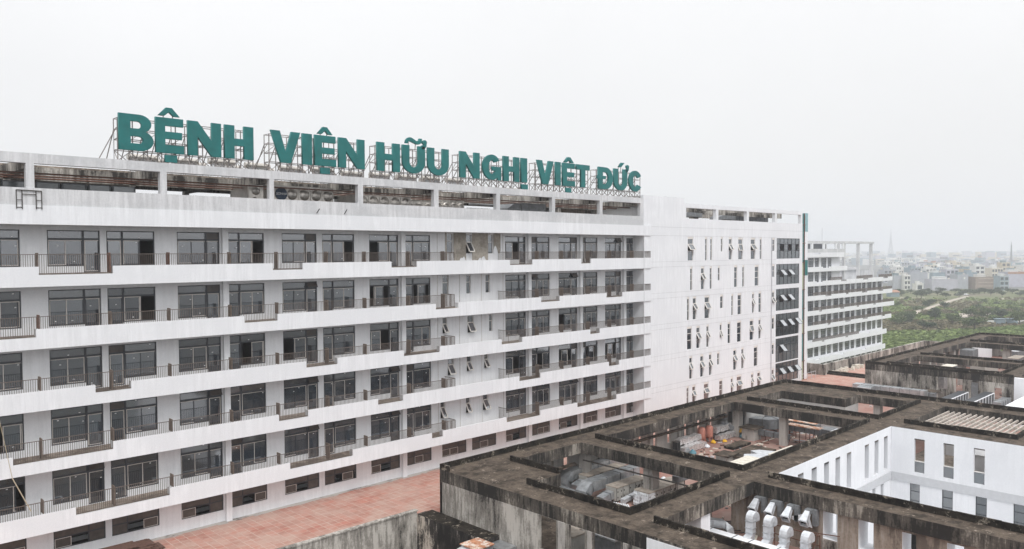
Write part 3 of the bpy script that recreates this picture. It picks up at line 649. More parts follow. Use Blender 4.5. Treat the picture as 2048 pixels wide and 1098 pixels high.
# ================================================================== END BLOCK (flat white wall with slot windows)
DT = 55.12
blk = thing('end_block', 'plain white end block with scattered slot windows and a glazed stair strip', 'building', (95, 62, TZ))
TW = [[(83.93, 85.18, 1.76, -1.25), (87.91, 88.41, 1.78, -1.27), (89.15, 89.65, 1.77, -1.24), (91.74, 92.21, 1.82, -.12), (93.75, 94.55, 1.79, -1.22), (96.22, 97.38, 1.79, -1.22), (99.59, 100.8, 1.79, -1.21), (102.12, 102.71, 1.82, -1.23), (105.7, 106.5, 1.82, -.11)],
      [(84.49, 85.0, -2.02, -5.0), (86.96, 87.73, -2.02, -5.0), (89.05, 89.59, -2.03, -5.01), (91.03, 91.55, -2.01, -3.96), (95.16, 95.98, -2.01, -4.98), (97.31, 97.87, -2.04, -5.01), (100.73, 101.86, -2.05, -5.0), (105.7, 106.5, -2.02, -3.88)],
      [(83.81, 84.31, -5.83, -8.78), (85.1, 85.89, -5.82, -8.77), (87.83, 88.99, -5.82, -8.81), (91.61, 92.35, -5.85, -7.69), (94.47, 94.96, -5.87, -8.79), (96.1, 97.11, -5.87, -8.79), (100.04, 100.62, -5.88, -8.81), (101.84, 102.64, -5.85, -8.81), (105.7, 106.5, -5.89, -7.65)],
      [(83.82, 84.91, -9.61, -12.5), (85.94, 86.75, -9.63, -12.54), (88.3, 88.88, -9.63, -12.57), (91.55, 92.07, -9.63, -11.54), (93.56, 94.27, -9.64, -12.55), (95.99, 97.1, -9.64, -12.57), (99.4, 100.46, -9.64, -12.59), (101.88, 102.52, -9.68, -12.6), (105.7, 106.5, -9.66, -11.47)],
      [(84.34, 85.01, -13.37, -16.3), (86.85, 87.62, -13.41, -16.33), (88.94, 89.57, -13.38, -16.34), (90.93, 91.49, -13.41, -15.18), (95.02, 95.84, -13.41, -16.32), (97.17, 97.78, -13.43, -16.37), (100.59, 101.67, -13.5, -16.4), (105.7, 106.5, -13.56, -15.2)],
      [(83.73, 84.27, -17.15, -19.44), (85.02, 85.78, -17.15, -19.53), (87.72, 88.88, -17.15, -19.55), (91.46, 92.33, -17.18, -19.51), (94.41, 95.0, -17.2, -19.57), (95.95, 97.25, -17.14, -19.63), (99.85, 100.53, -17.24, -19.55), (101.6, 102.5, -17.22, -19.57), (105.7, 106.5, -17.25, -18.97)]]
TOP = {(0, 0): 35, (0, 4): 30, (0, 5): 14, (0, 6): 35, (1, 1): 32, (1, 0): 0, (2, 1): 32, (2, 2): 30, (2, 6): 25, (2, 8): 30, (3, 1): 32, (3, 2): 28, (3, 3): 22, (3, 6): 18, (3, 7): 28, (4, 0): 25, (4, 1): 32, (4, 2): 30, (4, 4): 30, (4, 5): 28,
       (5, 1): 32, (5, 2): 32, (5, 4): 25, (5, 5): 32, (5, 6): 22, (5, 7): 34, (5, 8): 28}
CW = [(107.1, 114.4, 1.79, -1.23), (107.0, 114.3, -2.02, -5.06), (106.95, 114.25, -5.69, -8.9), (106.9, 114.2, -9.38, -12.71), (106.9, 114.15, -13.01, -16.53), (106.9, 114.1, -16.68, -19.64)]
holes = [(a, b, zb, zt) for r in TW for a, b, zt, zb in r] + [(a, b, zb, zt) for a, b, zt, zb in CW]
mb = MB(); mb.wall('y', DT, .3, 74.67, 115.3, TZ - .3, 4.07, holes, 0, 0, 1); mb.box(74.67, 83.15, DT, DT + .3, 4.07, 6.6); mb.box(74.67, 74.9, DT + .3, 75, TZ, 6.55); mb.box(82.9, 83.15, DT + .3, 75, 4.07, 6.55)
mb.box(115.0, 115.3, DT + .3, 75, GZ, 4.07); mb.box(74.9, 115, 74.7, 75, GZ, 4.07); mb.build('wall', ['white', 'room'], blk)
mb = MB(); mb.box(74.9, 115, 59, 59.2, TZ, 2.4); mb.build('inner_partition', 'room', blk)
mb = MB()
for z in (2.9, 1.86, -1.32, -1.95, -5.1, -5.75, -8.9, -9.5, -12.7, -13.3, -16.45, -17.08): mb.box(76.05 if z > -19 else 74.7, 106.9 if z < 1.9 else 115.2, DT - .012, DT + .01, z - .018, z + .018)
mb.build('wall_groove', 'weather', blk)
for i, r in enumerate(TW):
    for j, (a, b, zt, zb) in enumerate(r):
        short = (zt - zb) < 2.1
        narrow_window(blk, a, b, zt, zb, DT, TOP.get((i, j), 0), (0, .45, 1) if short else (0, .24, .56, 1.0), 1, .25, 'glass', .08)
for i, (a, b, zt, zb) in enumerate(CW):
    f = MB(); gl = MB(); n = 6; st = (b - a) / n; y = DT
    for k in range(n + 1): f.box(a + k * st - .04, a + k * st + .04, y + .06, y + .16, zb, zt)
    zs = [zt, zt - (zt - zb) * .28, zt - (zt - zb) * .62, zb]
    for z in zs: f.box(a + .04, b - .04, y + .08, y + .15, z - .04 if z > zb else z, z + .04 if z < zt else z)
    fo = f.build('stair_window', 'frame', blk)
    opn = {0: [], 1: [1, 3], 2: [1, 3], 3: [1, 3, 5], 4: [1], 5: [1, 3, 5]}[i]; blkd = {0: [1, 3, 5]}.get(i, [])
    for k in range(n):
        for q in range(3):
            if q == 1 and k in blkd: continue
            if q == 1 and k in opn:
                s = MB(); h = zs[1] - zs[2]; an = math.radians(42); x0, x1 = a + k * st + .04, a + (k + 1) * st - .04
                c = [Vector((x0, y + .04, zs[1])), Vector((x1, y + .04, zs[1])), Vector((x1, y + .04 - h * math.sin(an), zs[1] - h * math.cos(an))), Vector((x0, y + .04 - h * math.sin(an), zs[1] - h * math.cos(an)))]; nn = Vector((0, h * math.cos(an), -h * math.sin(an))).normalized() * .025
                s.hexa(c + [p + nn for p in c], 0)
                for w4 in range(4): s.bar(c[w4] - nn * .3, c[(w4 + 1) % 4] - nn * .3, .05, .05, 1)
                s.build('hung_sash', ['sashglass', 'frame'], fo); continue
            gl.box(a + k * st + .04, a + (k + 1) * st - .04, y + .10, y + .11, zs[q + 1] + .04, zs[q] - .04)
    gl.build('pane', 'glasscw', fo)
# roof opening row of the block
mb = MB(); mb.box(83.15, 115.3, DT + .02, DT + .5, 5.42, 5.95); mb.build('front_beam', 'white', blk)
for a, b in ((83.15, 83.6), (90.6, 91.15), (98.55, 99.09), (106.6, 107.17), (114.8, 115.3)):
    q = MB(); q.box(a, b, DT + .02, DT + .5, 4.07, 5.42); q.build('roof_column', 'white', blk); q = MB(); q.box(a, b, 64, 64.5, 2.4, 5.42); q.build('roof_column', 'dirtwall', blk)
mb = MB(); mb.box(75, 115, DT + .3, 74.7, 2.2, 2.4); mb.build('top_floor_slab', 'brownwall', blk)
mb = MB(); mb.box(83.2, 115.2, 63.9, 64.5, 4.9, 5.9); mb.box(83.2, 115.2, 58.5, 58.8, 4.98, 5.9)
for x in (90.8, 98.8, 106.8): mb.box(x, x + .4, DT + .5, 58.5, 5.3, 5.9); mb.box(x, x + .4, 58.8, 63.9, 5.3, 5.9)
mb.build('inner_beam', 'dirtwall', blk)
mb = MB(); mb.box(74.9, 83, DT + .3, 74.7, 6.3, 6.4); mb.build('roof_slab', 'weather', blk)
mb = MB()
for k in range(12): mb.box(98.9 + k * 1.25, 99.0 + k * 1.25 + 1.0, 60.0, 60.1, 2.4, 5.1)
o = mb.build('louvre_screen', 'frame', blk)
mb = MB(); mb.tube((105.47, DT - .1, 1.8), (105.47, DT - .1, TZ), .07, 8); mb.build('downpipe', 'greyband', blk)
for k, (x, lab) in enumerate(((85.5, 'curved grey duct hood in the first roof opening of the end block'), (94.0, 'curved grey duct hood in the second roof opening of the end block'))):
    t = thing('duct_hood', lab, 'duct', (x, 57.5, 2.4), 'duct hoods on the end block')
    q = MB(); q.sweep([(x, 57.6, 3.6), (x + .4, 57.6, 4.4), (x + 1.2, 57.6, 4.75 - .15 * k), (x + 2.5, 57.6, 4.75 - .15 * k), (x + 4.6, 57.6, 4.7 - .15 * k)], (0, 1, 0), 1.4, .55); q.build('duct', 'galvdark', t)
    q = MB(); q.box(x + .2, x + .3, 57.2, 57.9, 2.4, 3.7); q.box(x + 4, x + 4.1, 57.2, 57.9, 2.4, 4.5); q.build('support', 'darksteel', t)
# coloured fin at the far end of the block
fin = thing('facade_fin', 'narrow vertical fin of teal, olive and white panels beside the glazed stair strip', 'cladding fin', (116, 55.5, TZ))
for z0, z1, mat in ((4.2, 5.6, 'tealdk'), (1.2, 4.15, 'tealdk'), (-1.8, 1.15, 'tealdk'), (-6.1, -1.9, 'olive'), (-9, -6.15, 'tealdk'), (-10.8, -9.05, 'tealdk'), (-12.9, -10.85, 'olive'), (-17.2, -12.95, 'tealdk'), (TZ, -17.25, 'olive')):
    q = MB(); q.box(115.35, 116.15, 55.35, 55.5, z0, z1); q.build('panel', mat, fin)
q = MB(); q.tube((116.3, 55.3, 5.7), (116.3, 55.3, TZ), .09, 6); 
for z in (3.9, 1.1, -1.9, -6.1, -9, -12.9, -17.2): q.box(115.35, 116.5, 55.2, 55.34, z - .05, z + .05)
q.build('pipe', 'rust', fin)
for z0, z1, mat in ((2.9, 5.75, 'paleteal'), (-1.5, 2.88, 'bright'), (-3.9, -1.52, 'tealdk'), (TZ - .1, -3.92, 'bright')):
    q = MB(); q.box(116.55, 117.5, 55.3 if mat != 'bright' else 55.34, 55.8, z0, z1); q.build('panel', mat, fin)
q = MB()
for x in (116.2, 117.6, 119.0): q.tube((x, 54.6, TZ), (x, 54.6, -19.0), .03, 5)
q.tube((113.5, 54.6, -19.0), (119, 54.6, -19.0), .03, 5); q.tube((113.5, 54.6, -19.5), (119, 54.6, -19.5), .02, 5); q.tube((113.5, 54.6, -19.0), (113.5, 54.6, TZ), .03, 5)
o = q.build('handrail', 'galvlight'); tag(o, 'low tubular handrail on the terrace at the foot of the teal fin', 'handrail')
# ================================================================== FAR WING
YF = 91.0
fwg = thing('far_wing', 'farther white balcony wing with an open concrete frame on its roof', 'building', (220, 100, GZ))
FB = [-1.88, -5.65, -9.4, -13.15, -17.05, -20.85, -25.4, -29.9]
def xend(i): return (215.5, 217.6, 250.8, 250.8, 252.3, 250.2, 246.5, 245.5)[i]
mb = MB(); hol = []; fwin = []
US = []; x = 196.8
while x < 247: US.append((x, 3.1)); US.append((x + 3.9, 2.4)); x += 7.72
for i in range(7):
    top = FB[i]; xe = 214.8 if i < 2 else 246.5
    for a, wd in US:
        if a + wd < xe: fwin.append((a, wd, top - 2.9, top - .15)); hol.append((a, a + wd, top - 2.9, top - .15))
        elif i in (0, 1) and a < 212: pass
for i in (1, 2, 3, 4, 5, 6): fwin.append((193.9, .6, FB[i] - 2.6, FB[i] - .5)); hol.append((193.9, 194.5, FB[i] - 2.6, FB[i] - .5))
for a, wd in US:
    if a + wd < 247: fwin.append((a, wd, FB[7] - .95, FB[7] - .15)); hol.append((a, a + wd, FB[7] - .95, FB[7] - .15))
mb.wall('y', YF + 1.5, .3, 170, 216, -9.4, -.6, [h for h in hol if h[2] > -9.4], 0, 0, 1); mb.wall('y', YF + 1.5, .3, 170, 247.2, GZ, -9.4, [h for h in hol if h[3] < -9.3], 0, 0, 1)
mb.box(246.9, 247.2, YF + 1.8, 110, GZ, -9.4); mb.box(215.7, 216, YF + 1.8, 110, -9.4, -.6); mb.box(170, 215.7, YF + 1.8, 110, -.9, -.6); mb.build('wall', ['bright', 'room'], fwg)
mb = MB(); mb.box(170, 247, YF + 5, YF + 5.2, GZ, -9.4); mb.box(170, 216, YF + 5, YF + 5.2, -9.4, -.95); mb.build('inner_partition', 'room', fwg)
mb = MB(); mb.box(170, 247, YF + 1.8, 110, -9.6, -9.4); mb.build('terrace_slab', 'weather', fwg)
for i, F in enumerate(FB):
    t = F + (1.25 if i < 6 else 1.45)
    hs_ = []; xx = 197 + (i * 5.3) % 9
    while xx < xend(i) - 6: wd = 1.6 + (i * 7 + int(xx)) % 3; hs_.append((xx, xx + wd, t - .42, t + 1)); xx += 11 + (i * 3 + int(xx)) % 5
    b = MB(); b.wall('y', YF, .15, 170, xend(i), F, t, hs_); b.box(170, xend(i), YF + .15, YF + 1.5, F + .2, F + .7); o = b.build('balcony', 'bright', fwg)
    if 2 <= i <= 6:
        x0 = 196.5; x1 = 226 if i == 6 else xend(i) - .3
        r = MB()
        if i == 2: spans = [(207, 214.5), (224, 235.5), (240, 250.5)]
        else: spans = [(x0, x1)]
        for a, c in spans:
            if a > c: continue
            r.box(a, c, YF + .04, YF + .09, t + .74, t + .84); k = a
            while k < c: r.box(k, k + .09, YF + .05, YF + .08, t, t + .74); k += .2
            for h in hs_:
                k = h[0]
                while k < h[1] and a < h[0] < c: r.box(k, k + .06, YF + .05, YF + .08, t - .42, t); k += .22
        if r.f: r.build('railing', 'rail', o)
for n_, (a, wd, z0, z1) in enumerate(sorted(fwin, key=lambda q: -q[3])):
    f = MB(); y = YF + 1.5; e = .07
    f.box(a, a + e, y + .05, y + .12, z0, z1); f.box(a + wd - e, a + wd, y + .05, y + .12, z0, z1); f.box(a + e, a + wd - e, y + .05, y + .12, z1 - e, z1)
    for k in (1, 2):
        if wd > 1: f.box(a + wd * k / 3 - .04, a + wd * k / 3 + .04, y + .05, y + .12, z0, z1 - e)
    if z1 - z0 > 1.5: f.box(a + e, a + wd - e, y + .04, y + .13, z1 - .72, z1 - .62); f.box(a + e, a + wd - e, y + .04, y + .13, z0 + .8, z0 + .86)
    f.box(a + e, a + wd - e, y + .09, y + .1, z0, z1 - e, 1)
    fwin[n_] = f
for f in fwin[:98]: f.build('window', ['town_frame', 'glassfar'], fwg)
big = MB()
for f in fwin[98:]:
    n0 = len(big.v); big.v += f.v; big.f += [tuple(q + n0 for q in p) for p in f.f]; big.m += f.m
if big.f: big.build('lower_windows', ['town_frame', 'glassfar'], fwg)['kind'] = 'stuff'
mb = MB(); mb.box(170, 216, YF + .05, YF + .3, -.63, .35); mb.box(215.7, 216, YF + .3, 102, -.63, .35); mb.build('parapet', 'weather', fwg)
mb = MB(); mb.box(170, 236.4, YF + .05, YF + .5, 1.85, 2.42); mb.box(236, 236.4, YF + .5, 102, 1.85, 2.42); mb.box(216, 236.0, 101.6, 102, 1.85, 2.42); mb.build('roof_frame_beam', 'weather', fwg)
for x in (192.4, 195.6, 202.6, 210.0, 214.6): q = MB(); q.box(x, x + 1.0, YF + .05, YF + .4, .35, 1.85); q.build('roof_column', 'white', fwg)
for x, z0 in ((216.3, -9.4), (226.0, -9.4), (235.2, -9.4)):
    q = MB(); q.box(x, x + .8, YF + .3, YF + 1.0, z0, 1.85); q.build('tall_column', 'weather', fwg)
    q = MB(); q.box(x, x + .8, 101, 101.6, z0, 1.85); q.build('tall_column', 'weather', fwg)
mb = MB(); mb.box(170, 213, YF + 4, YF + 4.3, .35, 1.75); mb.build('louvre_screen', 'frame', fwg)
mb = MB(); mb.box(217, 244, 99, 99.3, -9.4, -6.0); mb.box(243.7, 244, 94, 99, -9.4, -6.2); mb.box(217, 244, 98.2, 99, -6.0, -5.3); mb.box(217, 230, 97, 97.2, -9.4, -7.6); mb.build('terrace_parapet', 'weather', fwg)
t = MB(); t.tube((206.0, 93, 2.4), (206, 93, 5.9), .05, 5); o = t.build('lightning_rod', 'greyband'); tag(o, 'thin lightning rod on the roof of the farther wing', 'rod')
# ================================================================== TERRACE DECK
dk = MB()
dk.wall('z', TZ, .5, -20, 124.5, 46.35, 60, [(-15, 75, 56.58, 61), (74.7, 115.4, 55.1, 61)], 0, 1)
dk.wall('z', TZ, .5, 36.3, 175, 4, 46.35, [(51.45, 74.45, 3, 27.0)], 2, 1); dk.wall('z', TZ, .5, 124.5, 175, 46.35, 55.5, (), 0, 1)
o = struct('terrace', dk, ['tile', 'white', 'redfloor'])
dk = MB(); dk.wall('z', -24.2, .3, -20, 35.98, 0, 46.0, (), 0); struct('lower_terrace', dk, ['slabtop'])
# cement strip at the foot of the wing
dk = MB()
x = -14
while x < 74:
    w_ = R.uniform(.6, 1.5); d_ = R.uniform(.35, .7); dk.quad([(x, DW - .002 - d_, TZ + .006), (x + w_, DW - .002 - R.uniform(.35, .7), TZ + .006), (x + w_, DW - .002, TZ + .006), (x, DW - .002, TZ + .006)]); x += w_
struct('cement_skirting', dk, 'greywash')
# podium wall below the terrace (outer face)
def simple(name, mb, mats, label, cat, group=None): return tag(mb.build(name, mats), label, cat, group)
mb = MB(); mb.wall('y', 46.05, .25, 10, 34.5, -24.2, -19.2, (), 0); mb.box(10, 34.55, 45.98, 46.36, -19.2, -19.1)
simple('terrace_wall', mb, 'dirtwall', 'stained grey wall along the edge of the red terrace', 'wall')
mb = MB(); mb.wall('y', 46.7, .2, 34.6, 36.0, -24.2, -19.75, (), 0); mb.box(34.6, 36, 45.2, 46.6, -24.2, -22.5)
simple('link_wall', mb, 'blackwall', 'short mouldy wall piece between the terrace wall and the black ledge', 'wall')
mb = MB(); mb.box(34.55, 35.98, 38.7, 46.1, -24.2, -19.45, 0, 1)
simple('concrete_ledge', mb, ['blackwall', 'curb'], 'black mouldy concrete ledge at the foot of the roof frame corner', 'ledge')
# ================================================================== CONCRETE ROOF FRAME WITH OPEN COURTS
HZ, BT = -16.2, .9
lowb = thing('open_roof_building', 'low building with a mouldy concrete roof frame around open plant courts', 'building', (60, 30, TZ))
courts = [(38.1, 49.6, 29.15, 38.0), (41.5, 49.6, 37.99, 43.1), (51.7, 74.6, 29.15, 43.1), (76.6, 87.9, 29.05, 35.4), (76.6, 84.4, 35.39, 42.7), (38.0, 49.7, 3, 27.2), (51.5, 74.4, 3, 27.0), (76.6, 87.8, 17.6, 26.5), (76.6, 87.8, 3, 15.6)]
mb = MB(); mb.wall('z', HZ, BT, 36, 90, 4, 45.2, courts, 0, 1, 1); mb.build('roof_frame', ['slabtop', 'beam'], lowb)
def curb(x0, x1, y0, y1, parent, mat='curb', h=.42):
    q = MB(); z = HZ + .002
    if x1 - x0 > y1 - y0:
        n = max(2, int((x1 - x0) / 1.2)); st = (x1 - x0) / n
        for k in range(n): q.box(x0 + k * st, x0 + (k + 1) * st, y0 + R.uniform(-.006, .006), y1 + R.uniform(-.006, .006), z, z + h + R.uniform(-.02, .02))
    else:
        n = max(2, int((y1 - y0) / 1.2)); st = (y1 - y0) / n
        for k in range(n): q.box(x0 + R.uniform(-.006, .006), x1 + R.uniform(-.006, .006), y0 + k * st, y0 + (k + 1) * st, z, z + h + R.uniform(-.02, .02))
    q.build('curb', mat, parent)
T = .16
for x0, x1, y0, y1 in [(38.1 - T, 38.1, 29.15 - T, 38.0), (38.1, 49.6, 29.15 - T, 29.15), (41.5 - T, 41.5, 38.2, 43.2), (51.7 - T, 51.7, 29.15 - T, 43.2), (51.7, 74.6, 29.15 - T, 29.15),
                       (76.6 - T, 76.6, 29.05 - T, 42.7), (76.6, 87.9, 29.05 - T, 29.05), (38.0 - T, 38.0, 4, 27.2), (51.5 - T, 51.5, 4, 27.0), (76.6 - T, 76.6, 17.6 - T, 26.6), (76.6, 87.8, 17.6 - T, 17.6), (76.6 - T, 76.6, 4, 15.6),
                       (36.0, 90, 45.04, 45.2), (36, 36.18, 44.2, 45.02), (89.84, 90, 4, 45.02)]:
    curb(x0, x1, y0, y1, lowb)
# outer north wall (towards the terrace) with door-high gaps
ZB = HZ - BT
gaps = [(42.6, 43.3), (46.3, 46.9), (49.45, 50.1), (52.35, 53.0), (55.2, 55.7), (57.2, 57.75), (60.15, 60.7), (62.5, 63.1), (64.88, 65.46), (67.9, 68.46), (70.29, 70.92), (72.78, 73.31), (75.81, 76.33), (78.27, 78.78), (80.75, 81.16), (84, 84.6), (86.5, 87)]
mb = MB(); mb.wall('y', 44.95, .22, 36, 90, TZ - .4, ZB, [(a, b, -19.3, -17.35 - (k % 3) * .25) for k, (a, b) in enumerate(gaps)], 0); mb.build('north_wall', 'greywash', lowb)
for x in (42.2, 47.9, 54.1, 59.0, 61.6, 66.6, 69.4, 71.9, 74.6, 77.4, 79.8, 82.5): q = MB(); q.box(x, x + .3, 44.7, 44.95, TZ, ZB); q.build('wall_pier', 'greywash', lowb)
# front wall X=36: concrete, then white
mb = MB(); mb.wall('x', 36.0, .25, 26.35, 45.2, -24.2, ZB + .0, [(33.39, 34.92, -19.4, -17.12), (31.0, 32.35, -19.6, -17.12), (28.2, 30.4, -20.0, -17.12)], 0); mb.build('front_wall', 'dirtwall', lowb)
mb = MB(); mb.wall('x', 35.965, .3, 4, 26.33, -24.2, -16.36, (), 0); mb.build('white_front_wall', 'bright', lowb)
for y in (33.2, 30.75, 28.0):
    q = MB(); q.box(35.93, 36.0, y - .35 if y < 30.8 else y - .6, y, -22, ZB); q.build('wall_pier', 'greywash', lowb)
# columns
for x, y, s_, mat in ((50.1, 36.1, .9, 'greywash'), (75.1, 37.6, .7, 'greywash'), (75.2, 29.6, .8, 'greywash'), (43.3, 27.4, 1.1, 'bright'), (38.3, 28.3, .6, 'greywash'), (50.2, 28.0, .9, 'greywash'), (75.2, 42.9, .8, 'greywash'), (50.1, 43.0, .8, 'greywash'), (88.2, 36.0, .7, 'greywash'), (88.2, 33.2, .7, 'greywash'), (88.2, 30.2, .7, 'greywash'), (62.8, 28.9, .7, 'greywash')):
    q = MB(); q.box(x, x + s_, y, y + s_, TZ, ZB); q.build('column', mat, lowb)
# hanging tie beams in the courts
mb = MB(); mb.box(51.8, 74.5, 43.9, 44.15, -17.95, -17.75); mb.build('tie_beam', 'slabtop', lowb)
mb = MB(); mb.box(41.6, 49.5, 43.5, 43.8, -18.2, -18.0); mb.build('tie_beam', 'slabtop', lowb)
mb = MB(); mb.box(49.7, 49.8, 29.3, 43.0, -17.75, -17.65); mb.build('tie_beam', 'darksteel', lowb)
# room block in the third court
mb = MB(); mb.wall('y', 42.72, .2, 76.4, 84.4, TZ, ZB, (), 0); mb.wall('x', 84.42, .2, 35.4, 42.7, TZ, ZB, (), 0); mb.wall('y', 35.42, .2, 84.6, 87.9, TZ, ZB, (), 0); mb.build('room_wall', 'greywall', lowb)
mb = MB(); mb.wall('x', 88.6, .2, 26.4, 42.6, TZ, ZB, [(36.5, 37.6, TZ + .5, -17.3), (33.9, 36.0, TZ + .4, -17.2), (31.0, 33.1, TZ + .4, -17.2), (29.2, 30.4, TZ + .4, -17.3)], 0); mb.build('east_wall', 'greywash', lowb)
# wall between plant court and white court
wl = [(21.4, 22.35, -19.0, -17.2), (19.1, 20.05, -19.1, -17.2), (14.0, 14.9, -19, -17.3), (16.6, 17.4, -19, -17.3)]
mb = MB(); mb.wall('x', 49.95, .25, 4, 29.1, TZ, ZB, wl, 0, 2); mb.wall('x', 50.2, 1.28, 4, 29.1, GZ, ZB, wl, 1, 1); mb.build('court_wall', ['brownwall', 'bright', 'bright'], lowb)
for a, b, z0, z1 in wl[:2]:
    q = MB(); q.box(51.0, 51.08, a, a + .42, z0, z1); q.build('pane', 'glasscw', lowb)
    q = MB(); q.box(49.86, 49.95, a - .05, b + .05, z0 - .7, z0 - .05); q.build('stained_sill_panel', 'dirtwall', lowb)
# white court walls
slots = [(53.8, 54.7), (55.9, 56.85), (58.2, 59.1), (60.4, 61.3), (62.5, 63.4), (64.7, 65.6), (68.4, 69.3), (70.55, 71.45), (72.7, 73.57)]
hol = [(a, b, -20.0, -16.95) for a, b in slots] + [(a, a + .68, -23.4, -21.1) for a in (54, 56.2, 58.5, 60.6, 62.7, 65, 68.35, 70.15, 72.0)] + [(a, a + .8, -27.5, -24.9) for a in (56, 60, 64, 68, 72)]
mb = MB(); mb.wall('y', 26.97, .95, 51.5, 74.4, GZ, HZ - .02, hol, 0); mb.build('white_court_wall', 'bright', lowb)
for a, b in slots:
    q = MB(); q.box(a, b, 27.72, 27.76, -20.0, -19.2); q.build('pane', 'glassfar', lowb)
    q = MB(); q.box(a, b, 27.9, 27.94, -19.2, -16.95); q.build('pane', 'greyband', lowb)
for a in (54, 56.2, 58.5, 60.6, 62.7, 65, 68.35, 70.15, 72.0): q = MB(); q.box(a, a + .68, 27.4, 27.44, -23.4, -21.1); q.build('pane', 'glasscw', lowb)
ow = [(24.1, 24.96), (21.73, 22.57), (19.35, 20.18)]; dw = [(24.46, 25.31), (21.77, 22.64), (19.15, 20.01), (16.4, 17.2)]
hol = [(a, b, -20.06, -17.0) for a, b in ow] + [(a, b, -23.9, -21.13) for a, b in dw] + [(a, b, -27.6, -24.9) for a, b in dw]
mb = MB(); mb.wall('x', 74.37, .3, 4, 26.96, GZ, HZ - .02, hol, 0); mb.build('white_court_wall', 'bright', lowb)
for a, b in ow: q = MB(); q.box(74.5, 74.54, a, b, -20.06, -19.08); q.build('pane', 'glasscw', lowb); q = MB(); q.box(74.44, 74.56, a, b, -19.08, -19.0); q.build('window_rail', 'wframe', lowb)
for a, b in dw:
    f = MB(); f.box(74.46, 74.5, a, b, -21.85, -21.8); f.box(74.46, 74.5, a, b, -22.7, -22.66); f.box(74.46, 74.5, a, a + .04, -23.9, -21.13); f.box(74.46, 74.5, b - .04, b, -23.9, -21.13)
    o = f.build('court_window', 'frame', lowb); q = MB(); q.box(74.51, 74.53, a, b, -23.9, -21.13); q.build('pane', 'glasscw', o)
mb = MB(); mb.box(51.52, 74.36, 26.90, 26.96, -21.1, -20.36); mb.box(74.30, 74.36, 4, 26.89, -21.1, -20.36); mb.build('grey_band', 'greyband', lowb)
mb = MB(); mb.quad([(51.5, 4, -30), (74.4, 4, -30), (74.4, 27, -30), (51.5, 27, -30)]); mb.build('court_floor', 'greyband', lowb)
# slatted roof over the sixth court
sl = thing('slatted_canopy', 'pinkish cream slatted canopy inside the far corner court', 'canopy', (82, 22, HZ - .5))
for k in range(17):
    y = 17.9 + k * .51; q = MB(); q.box(76.75, 87.7, y, y + .13, HZ - .62 + R.uniform(-.02, .02), HZ - .42); q.build('slat', 'slat', sl)
for x in (78.9, 81.8, 84.8): q = MB(); q.box(x, x + .16, 17.7, 26.4, HZ - .86, HZ - .63); q.build('cross_beam', 'cream', sl)
for a_, l_ in (((79, 81, 20, 22, TZ, -18.7), 'small white plant box seen between the slats of the canopy'), ((83, 86, 22, 25, TZ, -18.9), 'larger white plant box seen between the slats of the canopy')):
    mb = MB(); mb.box(*a_); mb.box(a_[0] - .06, a_[1] + .06, a_[2] - .06, a_[3] + .06, a_[5], a_[5] + .06); simple('plant_box', mb, 'bright', l_, 'plant box', 'white plant boxes under the canopy')
# ================================================================== SECOND FRAME BUILDING
sec = thing('second_roof_building', 'farther mouldy concrete roof frame building beyond the red terrace gap', 'building', (140, 35, TZ))
c2 = [(115.2, 127.0, 28.3, 42.4), (129.0, 151.5, 29.1, 42.4), (153.4, 165, 29.1, 42.4), (115.2, 127, 6, 26.2), (129, 151.5, 6, 27.0)]
mb = MB(); mb.wall('z', HZ, .85, 113.2, 167.3, 6, 44.7, c2, 0, 1, 1); mb.build('roof_frame', ['slabtop', 'beam'], sec)
for x0, x1, y0, y1 in [(115.0, 115.2, 28.1, 42.4), (115.2, 127, 28.1, 28.3), (128.8, 129, 28.9, 42.5), (129, 151.5, 28.9, 29.1), (153.2, 153.4, 29, 42.4), (113.2, 167.3, 44.5, 44.7), (167.1, 167.3, 6, 44.5), (113.2, 113.4, 26.4, 44.5)]: curb(x0, x1, y0, y1, sec, h=.35)
mb = MB(); mb.wall('x', 113.2, .3, 26.3, 44.7, TZ - .5, HZ - .85, [(33.96, 35.14, -18.6, -17.0), (32.14, 32.98, -19.6, -17.0), (30.32, 31.16, TZ + .1, -17.3), (27.64, 28.49, -19.2, -17.7)], 0); mb.build('front_wall', 'dirtwall', sec)
mb = MB(); mb.wall('x', 113.05, .5, 6, 26.28, GZ, HZ + .02, (), 0); mb.build('white_wall', 'bright', sec)
mb = MB(); mb.wall('y', 44.4, .25, 113.5, 167.2, TZ, HZ - .85, [(x, x + 1.1, TZ + .6, -17.3) for x in range(118, 165, 4)], 0); mb.wall('x', 166.9, .25, 6, 44.3, TZ, HZ - .85, [(y, y + 1, TZ + 1, -17.3) for y in range(28, 42, 4)], 0); mb.build('outer_wall', 'greywash', sec)
for x, y, s_ in ((127.5, 36, .9), (152, 36, 1.1), (127.6, 30, .8), (140, 28.0, .9), (152, 42.4, .9), (121, 42.8, .8), (134, 42.8, .8), (140, 42.8, .8), (146, 42.8, .8)):
    q = MB(); q.box(x, x + s_, y, y + s_, TZ, HZ - .85); q.build('column', 'greywash', sec)
q = MB(); q.box(113.28, 113.34, 30.34, 31.14, TZ + .1, -17.35); q.build('door', 'galvdark', sec)
q = MB(); q.box(148, 151, 40.5, 42.5, TZ, -17.2); simple('plant_room', q, 'galvdark', 'dark plant room door recess in the corner of the farther court', 'plant room')
q = MB(); q.box(154, 164.8, 41.9, 42.3, TZ, -17.4); simple('white_screen_wall', q, 'bright', 'long white wall at the back of the farther roof frame court', 'wall')
# white parapet of a wing towards the lower corner
q = MB(); q.box(102, 113.0, 6, 25.2, GZ, -18.35); simple('white_annex', q, 'bright', 'smooth white annex wall touching the farther roof frame', 'building')
